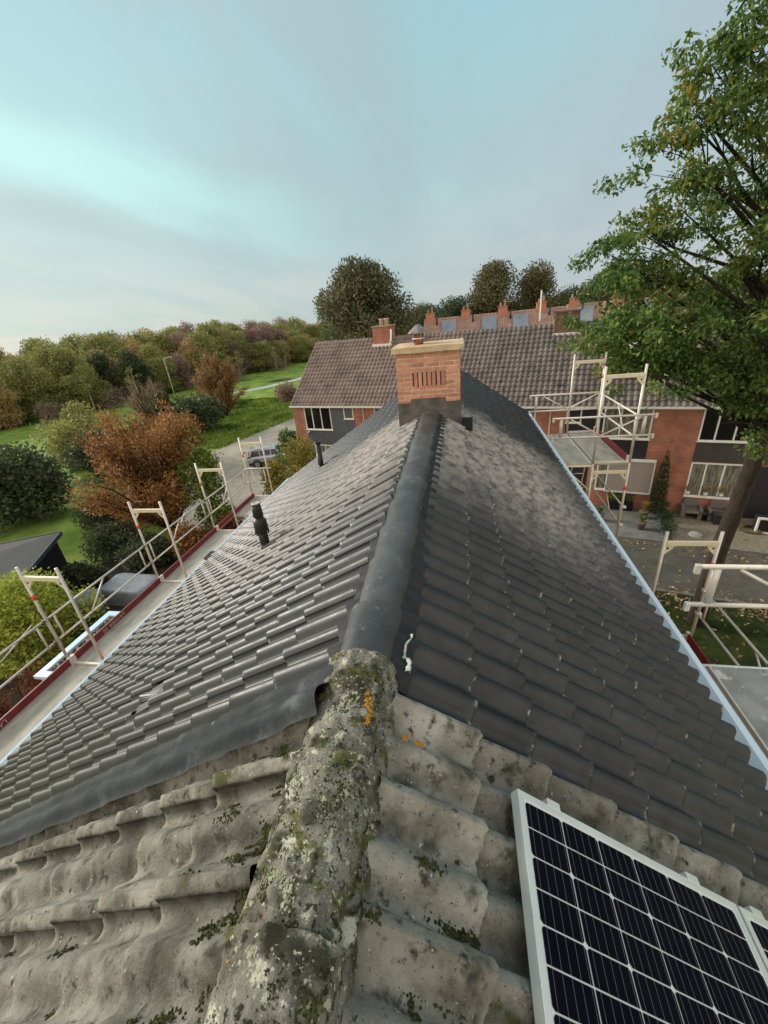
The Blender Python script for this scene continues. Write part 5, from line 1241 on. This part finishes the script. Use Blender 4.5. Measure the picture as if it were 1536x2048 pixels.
# lamps
def globe_lamp(x,y,label):
    l=empty('street_lamp',(x,y,G),label=label,cat='street lamp')
    MB().tube([(0,0,-.2),(0,0,2.2),(0,0,3.6)],[.06,.05,.045],10).build('pole',M['lamppole'],l,True)
    MB().lathe([(.05,3.55),(.12,3.72),(.13,3.90),(.06,3.95)],(0,0,0),14).build('lamp_head',M['lampwhite'],l,True)
    MB().lathe([(.10,3.94),(.42,4.0),(.45,4.03),(.30,4.10),(.05,4.14)],(0,0,0),18).build('lamp_disc',M['lampwhite'],l,True)
globe_lamp(-27.2,26.6,'short lamp with a white mushroom disc among the orange leaves')
def mast(x,y,h,arm,rz,label):
    l=empty('street_lamp',(x,y,G),rz,label=label,cat='street lamp')
    MB().tube([(0,0,-.2),(0,0,h*.5),(0,0,h-.3),(.12,0,h-.05),(.35,0,h),(arm,0,h+.1)],[.13,.11,.09,.085,.08,.07],8).build('pole',M['lamppole'],l,True)
    MB().box((arm-.1,-.13,h+.05),(arm+.75,.13,h+.2)).build('luminaire',M['lamppole'],l,bevel=.04)
mast(-60.2,81.1,7.2,.9,R(40),'tall curved-arm lamp post on the grass between two bushes')
mast(-65,178.5,7.6,1.0,R(-10),'far small lamp post beside the left roof corner')

# ------------------------------------------------------------------ cars
def car(x,y,rz,paint,label,suv=True):
    c=empty('parked_car',(x,y,G+.004),rz,label=label,cat='car',group='cars parked by the street')
    st=[(-2.05,.42,.98,.74),(-1.95,.30,1.02,.84),(-1.2,.26,1.02,.88),(0,.25,1.0,.88),(1.1,.26,.98,.88),(1.75,.30,.90,.84),(2.05,.42,.80,.70)]
    rows=[]
    for xx,zl,zh,hw in st:
        rows.append([(xx,-hw*.92,zl),(xx,-hw,zl+.25),(xx,-hw*.98,zh-.12),(xx,-hw*.9,zh),(xx,0,zh+.03),(xx,hw*.9,zh),(xx,hw*.98,zh-.12),(xx,hw,zl+.25),(xx,hw*.92,zl)])
    m=MB(); b=9
    for r in rows: m.v+=r
    for i in range(6):
        for j in range(8): m.f.append((i*b+j,(i+1)*b+j,(i+1)*b+j+1,i*b+j+1))
    m.f.append(tuple(range(9))); m.f.append(tuple(range(54,63))[::-1])
    bo=m.build('body',paint,c,True)
    # cabin
    m=MB(); lo=[(-1.95,.80),(1.0,.80)]; 
    cab=[(-1.92,1.0,.80),(-1.72,1.52,.64),(-1.3,1.62,.62),(.0,1.60,.62),(.45,1.50,.62),(1.12,1.0,.78)]
    rows=[[(xx,-hw,z),(xx,-hw*.55,z+.02),(xx,hw*.55,z+.02),(xx,hw,z)] for xx,z,hw in cab]
    base=[[(xx,-.80,.97) for xx,_,_ in cab],[(xx,.80,.97) for xx,_,_ in cab]]
    m=MB(); 
    for r in rows: m.v+=r
    for i in range(5):
        for j in range(3): m.f.append((i*4+j,(i+1)*4+j,(i+1)*4+j+1,i*4+j+1))
    o=len(m.v); m.v+=base[0]; m.f.append(tuple([i*4 for i in range(6)][::-1]+[o,o+5]) if False else tuple([i*4 for i in range(6)])); 
    m.f.append(tuple([i*4+3 for i in range(6)][::-1]))
    m.build('cabin',paint,c)
    for s in (-1,1):
        for (a,b_,p,q) in ((-1.72,-.95,-1.55,-.98),(-.88,.0,-.90,-.02),(.06,.82,.04,.42)):
            g=MB(); g.poly([(a,s*.795,1.04),(b_,s*.795,1.04),(q,s*.655,1.48),(p,s*.655,1.48)],[(0,1,2,3) if s<0 else (3,2,1,0)]); g.build('side_window',M['pane'],c)
        MB().box((-2.0,s*.83-.03,.98),(-1.72,s*.83+.03,1.10)).build('tail_light',M['redlamp'],c)
        MB().box((1.78,s*.62-.16,.70),(2.02,s*.62+.16,.84)).build('headlight',M['lampwhite'],c,bevel=.03)
        MB().box((.62,s*.98-.10,1.02),(.80,s*.98+.06,1.16)).build('wing_mirror',paint,c,bevel=.03)
        MB().box((-1.95,s*.885-.012,.30),(1.85,s*.885+.012,.52)).build('sill_cladding',M['cladding'],c)
        for wx in (-1.28,1.28):
            w=MB().tube([(wx,s*.80-.11,.33),(wx,s*.80+.11,.33)],.335,20).build('wheel',M['rubber'],c,True); MB().tube([(wx,s*.912-.006,.33),(wx,s*.912+.006,.33)],.21,12).build('rim',M['rim'],w)
            MB().lathe([(.40,-.005),(.40,.005),(.34,.005)],(0,0,0),20,Matrix.Translation((wx,s*.893,.36))@Matrix.Rotation(math.pi/2,4,'X')).build('arch_cladding',M['cladding'],c)
    g=MB(); g.poly([(.62,-.62,1.47),(.62,.62,1.47),(1.10,.74,1.06),(1.10,-.74,1.06)],[(0,3,2,1)]); g.v=[(x_+.02,y_,z_+.03) for x_,y_,z_ in g.v]; g.build('windscreen',M['pane'],c)
    g=MB(); g.poly([(-1.76,-.6,1.50),(-1.76,.6,1.50),(-1.935,.72,1.06),(-1.935,-.72,1.06)],[(0,1,2,3)]); g.v=[(x_-.02,y_,z_) for x_,y_,z_ in g.v]; g.build('rear_window',M['pane'],c)
    for s in (-1,1): MB().tube([(-1.5,s*.56,1.66),(.2,s*.56,1.66)],.02,6).build('roof_rail',M['steel'],c,True)
    MB().box((-2.09,-.26,.60),(-2.05,.26,.72)).build('number_plate',M['lampwhite'],c)
    return c
car(-16.55,32.75,R(22),M['carpaint'],'silver off-roader with black wheel arches, its rear beside the scaffold end')
car(-14.6,36.2,R(22),M['carpaint2'],'pale car parked beyond the silver one, behind the green shrub')

# ------------------------------------------------------------------ right-hand front gardens
def rp(u,w): p=rowpt(u,w); return p.x,p.y
x,y=rp(23.45,24.0)
cm=leaf_mesh('crown',[(0,0,.35+.33*k) for k in range(10)],[(max(.10,.42*(1-(k/10.5)**2.0)),)*2+(.3,) for k in range(10)],4200,.07,LF['conifer'],.6,101,-.5)
tt=MB().tube([(0,0,-.1),(0,0,3)],[.06,.02],6).mesh('trunk',M['bark'],True)
o=plant('cypress',(x,y,G),(cm,tt),'slim dark cypress column against the brick pier','tree')
for k,(u,w,h,wd,lab) in enumerate(((23.75,23.3,1.1,1.1,'low conifer nearest the house wall, beside the dark edging'),(23.75,22.2,1.0,1.3,'low conifer in the middle of the edging'),(23.8,21.4,.95,1.6,'wide low conifer beside the pale boulder'))):
    x,y=rp(u,w); plant('conifer_shrub',(x,y,G),tree_mesh('conifer',h,wd,1500,.07,110+k,10,.02,.4,False,.3),lab,'shrub','low conifers along the garden edging')
a=rowpt(23.55,24.2,G); b=rowpt(23.55,20.95,G); ed=MB(); nn=Vector((E_.x,E_.y,0))*.05
ed.poly([a-nn,b-nn,b+nn,a+nn]+[p+Vector((0,0,.16)) for p in (a-nn,b-nn,b+nn,a+nn)],[(0,1,5,4),(1,2,6,5),(2,3,7,6),(3,0,4,7),(4,5,6,7)]); ed.build('edging',M['panelgrey'],label='dark low edging board between the paving and the conifers',cat='edging')
def stone(x,y,r,label):
    m=MB(); blob(m,Vector((0,0,0)),r,(Vector((1,0,0)),Vector((0,1,0)),Vector((0,0,1))),.62,3,12); o=m.build('boulder',M['stone'],None,True,label=label,cat='boulder'); o.location=(x,y,G+.02)
stone(11.25,19.65,.30,'pale round boulder at the edge of the gravel bed')
bn=empty('planter_box',(12.85,20.9,G+.02),R(-15),label='small dark square box standing on the gravel beside the trunk',cat='planter')
MB().prism([(-.24,-.24),(.24,-.24),(.24,.24),(-.24,.24)],0,.46).build('box',M['darkwood'],bn,bevel=.02); MB().box((-.27,-.27,.462),(.27,.27,.52)).build('rim',M['darkwood'],bn); MB().box((-.23,-.23,.521),(.23,.23,.53)).build('soil',M['soil'],bn)
def potted(x,y,h,label,kind='golden',seed=1):
    p=empty('potted_plant',(x,y,G+.016),label=label,cat='potted plant')
    MB().lathe([(.15,0),(.22,.34),(.24,.36),(.24,.40),(.18,.40)],(0,0,0),14).build('pot',M['terracotta'],p,True)
    n=46; m=MB(); q=random.Random(seed)
    for i in range(n):
        a=q.uniform(0,6.283); r=q.uniform(.1,.42); z=h*q.uniform(.5,1); d=Vector((math.cos(a),math.sin(a),0)); s=Vector((-d.y,d.x,0))*.018
        P=[Vector((0,0,.38)),d*r*.4+Vector((0,0,.38+z*.7)),d*r+Vector((0,0,.38+z*.8))]
        m.poly([P[0]-s,P[0]+s,P[1]+s,P[1]-s,P[2]],[(0,1,2,3),(3,2,4)])
    m.build('leaves',LF[kind],p)
potted(9.62,21.55,.75,'tufty potted plant on the grey paving near the cypress','golden',3)
potted(9.05,20.3,.45,'smaller potted plant on the grey paving near the street','green',5)
potted(7.35,21.3,.6,'potted plant on the paving behind the tower post','green',8)
# black railing planter in front of the screen
rl=empty('railing_planter',tuple(rowpt(21.75,24.0,G)),math.atan2(E_.y,E_.x),label='black railing with plants in front of the taupe screen',cat='planter')
f=MB(); f.box((-.62,-.03,.98),(.62,.03,1.02)); f.box((-.62,-.03,.25),(.62,.03,.29))
f.build('rail',M['rubber'],rl)
bar=MB().box((-.012,-.012,.02),(.012,.012,1.10)).mesh('bar',M['rubber'])
for k in range(13): inst('bar',bar,rl,Matrix.Translation((-.6+.1*k,0,0)))
MB().box((-.6,.05,0),(.6,.4,.5)).build('trough',M['darkwood'],rl,bevel=.02)
inst('foliage',leaf_mesh('foliage',[(-.45+.15*k,.22,.72) for k in range(7)],[.22]*7,900,.08,LF['vine'],.2,7),rl)
def chair(u,w,rz,label):
    c=empty('garden_chair',tuple(rowpt(u,w,G+.02)),math.atan2(E_.y,E_.x)+rz,label=label,cat='chair',group='wicker garden chairs')
    MB().box((-.33,-.33,.33),(.33,.33,.44)).build('seat',M['wicker'],c,bevel=.03); MB().box((-.35,.29,.445),(.35,.39,.88)).build('backrest',M['wicker'],c,bevel=.04)
    for s in (-1,1):
        MB().box((s*.39-.055,-.32,.0),(s*.39+.055,.36,.62)).build('armrest',M['wicker'],c,bevel=.03)
    for sx in (-.3,.3):
        MB().box((sx-.03,-.3,0),(sx+.03,-.24,.33)).build('leg',M['wicker'],c)
chair(25.0,24.0,0,'wicker garden chair at the left under the plant-filled window'); chair(26.15,24.0,0,'wicker garden chair at the right under the plant-filled window, by the trunk')
tb=empty('garden_table',tuple(rowpt(25.58,23.8,G+.02)),label='low dark round table between the wicker chairs',cat='table'); MB().lathe([(.28,.42),(.28,.45),(.02,.455)],(0,0,0),18).build('top',M['darkwood'],tb,True); MB().tube([(0,0,0),(0,0,.42)],.04,8).build('leg',M['rubber'],tb,True); MB().lathe([(.2,0),(.18,.03),(.02,.04)],(0,0,0),14).build('base',M['rubber'],tb,True)
# plants on the window sill inside
for k,u in enumerate((24.75,25.5,26.15)):
    p=empty('window_plant',tuple(rowpt(u,24.37,-9.86)),label=('potted plant at the left pane of the ground-floor window','potted plant at the middle pane of the ground-floor window','potted plant at the right pane of the ground-floor window')[k],cat='potted plant',group='plants on the window ledge')
    MB().lathe([(.07,0),(.10,.16),(.08,.16)],(0,0,0),10).build('pot',M['lampwhite'],p,True); inst('leaves',leaf_mesh('leaves',[(0,0,.32),(.08,0,.42),(-.08,0,.40)],[.14]*3,150,.08,LF['brown'],.1,k),p)
wr=MB(); q=random.Random(4)
for i in range(260):
    a=q.uniform(0,6.283); r=.38+q.gauss(0,.05); d=Vector((math.cos(a),math.sin(a),0)); p=d*r+Vector((0,0,q.uniform(.0,.14))); t=Vector((-d.y,d.x,q.gauss(0,.35)))+d*q.gauss(0,.4); t.normalize(); s=d*.012
    wr.poly([p-t*.12-s,p-t*.12+s,p+t*.12+s,p+t*.12-s],[(0,1,2,3)])
o=wr.build('dried_wreath',M['straw'],None,label='round wreath of dry stems lying on the gravel right of the trunk',cat='wreath'); o.location=(13.9,20.15,G+.03)
lw_=empty('low_window',tuple(rowpt(28.1,22.9,G+.02)),math.atan2(E_.y,E_.x),label='white framed cold frame with black glass at the right edge',cat='cold frame')
f=MB(); f.box((-.7,-.05,.0),(.7,.05,.08)); f.box((-.7,-.05,.72),(.7,.05,.80)); f.box((-.7,-.05,.08),(-.62,.05,.72)); f.box((.62,-.05,.08),(.7,.05,.72)); f.build('frame',M['white'],lw_); MB().box((-.62,-.01,.08),(.62,.01,.72)).build('pane',M['pane'],lw_); MB().box((-.68,.055,0),(.68,.5,.76)).build('box',M['darkwood'],lw_)
# fallen leaves on lawn and path
n_=3800; pts=[]
m=MB(); q=random.Random(12)
for i in range(n_):
    if i<2300: u,w=q.uniform(12,40),16.4+q.gauss(0,.45)
    elif i<3100: u,w=q.uniform(12,40),20.6+abs(q.gauss(0,.5))*-1
    else: u,w=q.uniform(14,36),q.uniform(10,20)
    p=rowpt(u,w,G+.025+(.05 if 16.5<w<16.7 or 20.75<w<20.95 else 0)); a=q.uniform(0,6.283); s=q.uniform(.04,.10); d=Vector((math.cos(a),math.sin(a),q.gauss(0,.25)))*s; e=Vector((-math.sin(a),math.cos(a),q.gauss(0,.3)))*s*.55
    m.poly([p-d,p+e,p+d,p-e],[(0,1,2,3)])
m.build('fallen_leaves',LF['litter'],kind='stuff')
# grass blades as soft tufts on the near left grass strip and verge
m=MB(); q=random.Random(31)
for i in range(26000):
    t=q.random()
    x=-44+q.random()*24; y=38+q.random()*30
    if x>-25.5-.0*(y-41)+(y-34)*.25-0.3: continue
    h=q.uniform(.10,.32); a=q.uniform(0,6.283); s=q.uniform(.06,.18); d=Vector((math.cos(a)*s,math.sin(a)*s,0)); p=Vector((x,y,G)); m.poly([p-d,p+d,p+d*.3+Vector((q.gauss(0,.08),q.gauss(0,.08),h))],[(0,1,2)])
m.build('grass_tufts',LF['green'] if False else M['grass'],kind='stuff')
print('objects',len(bpy.data.objects))
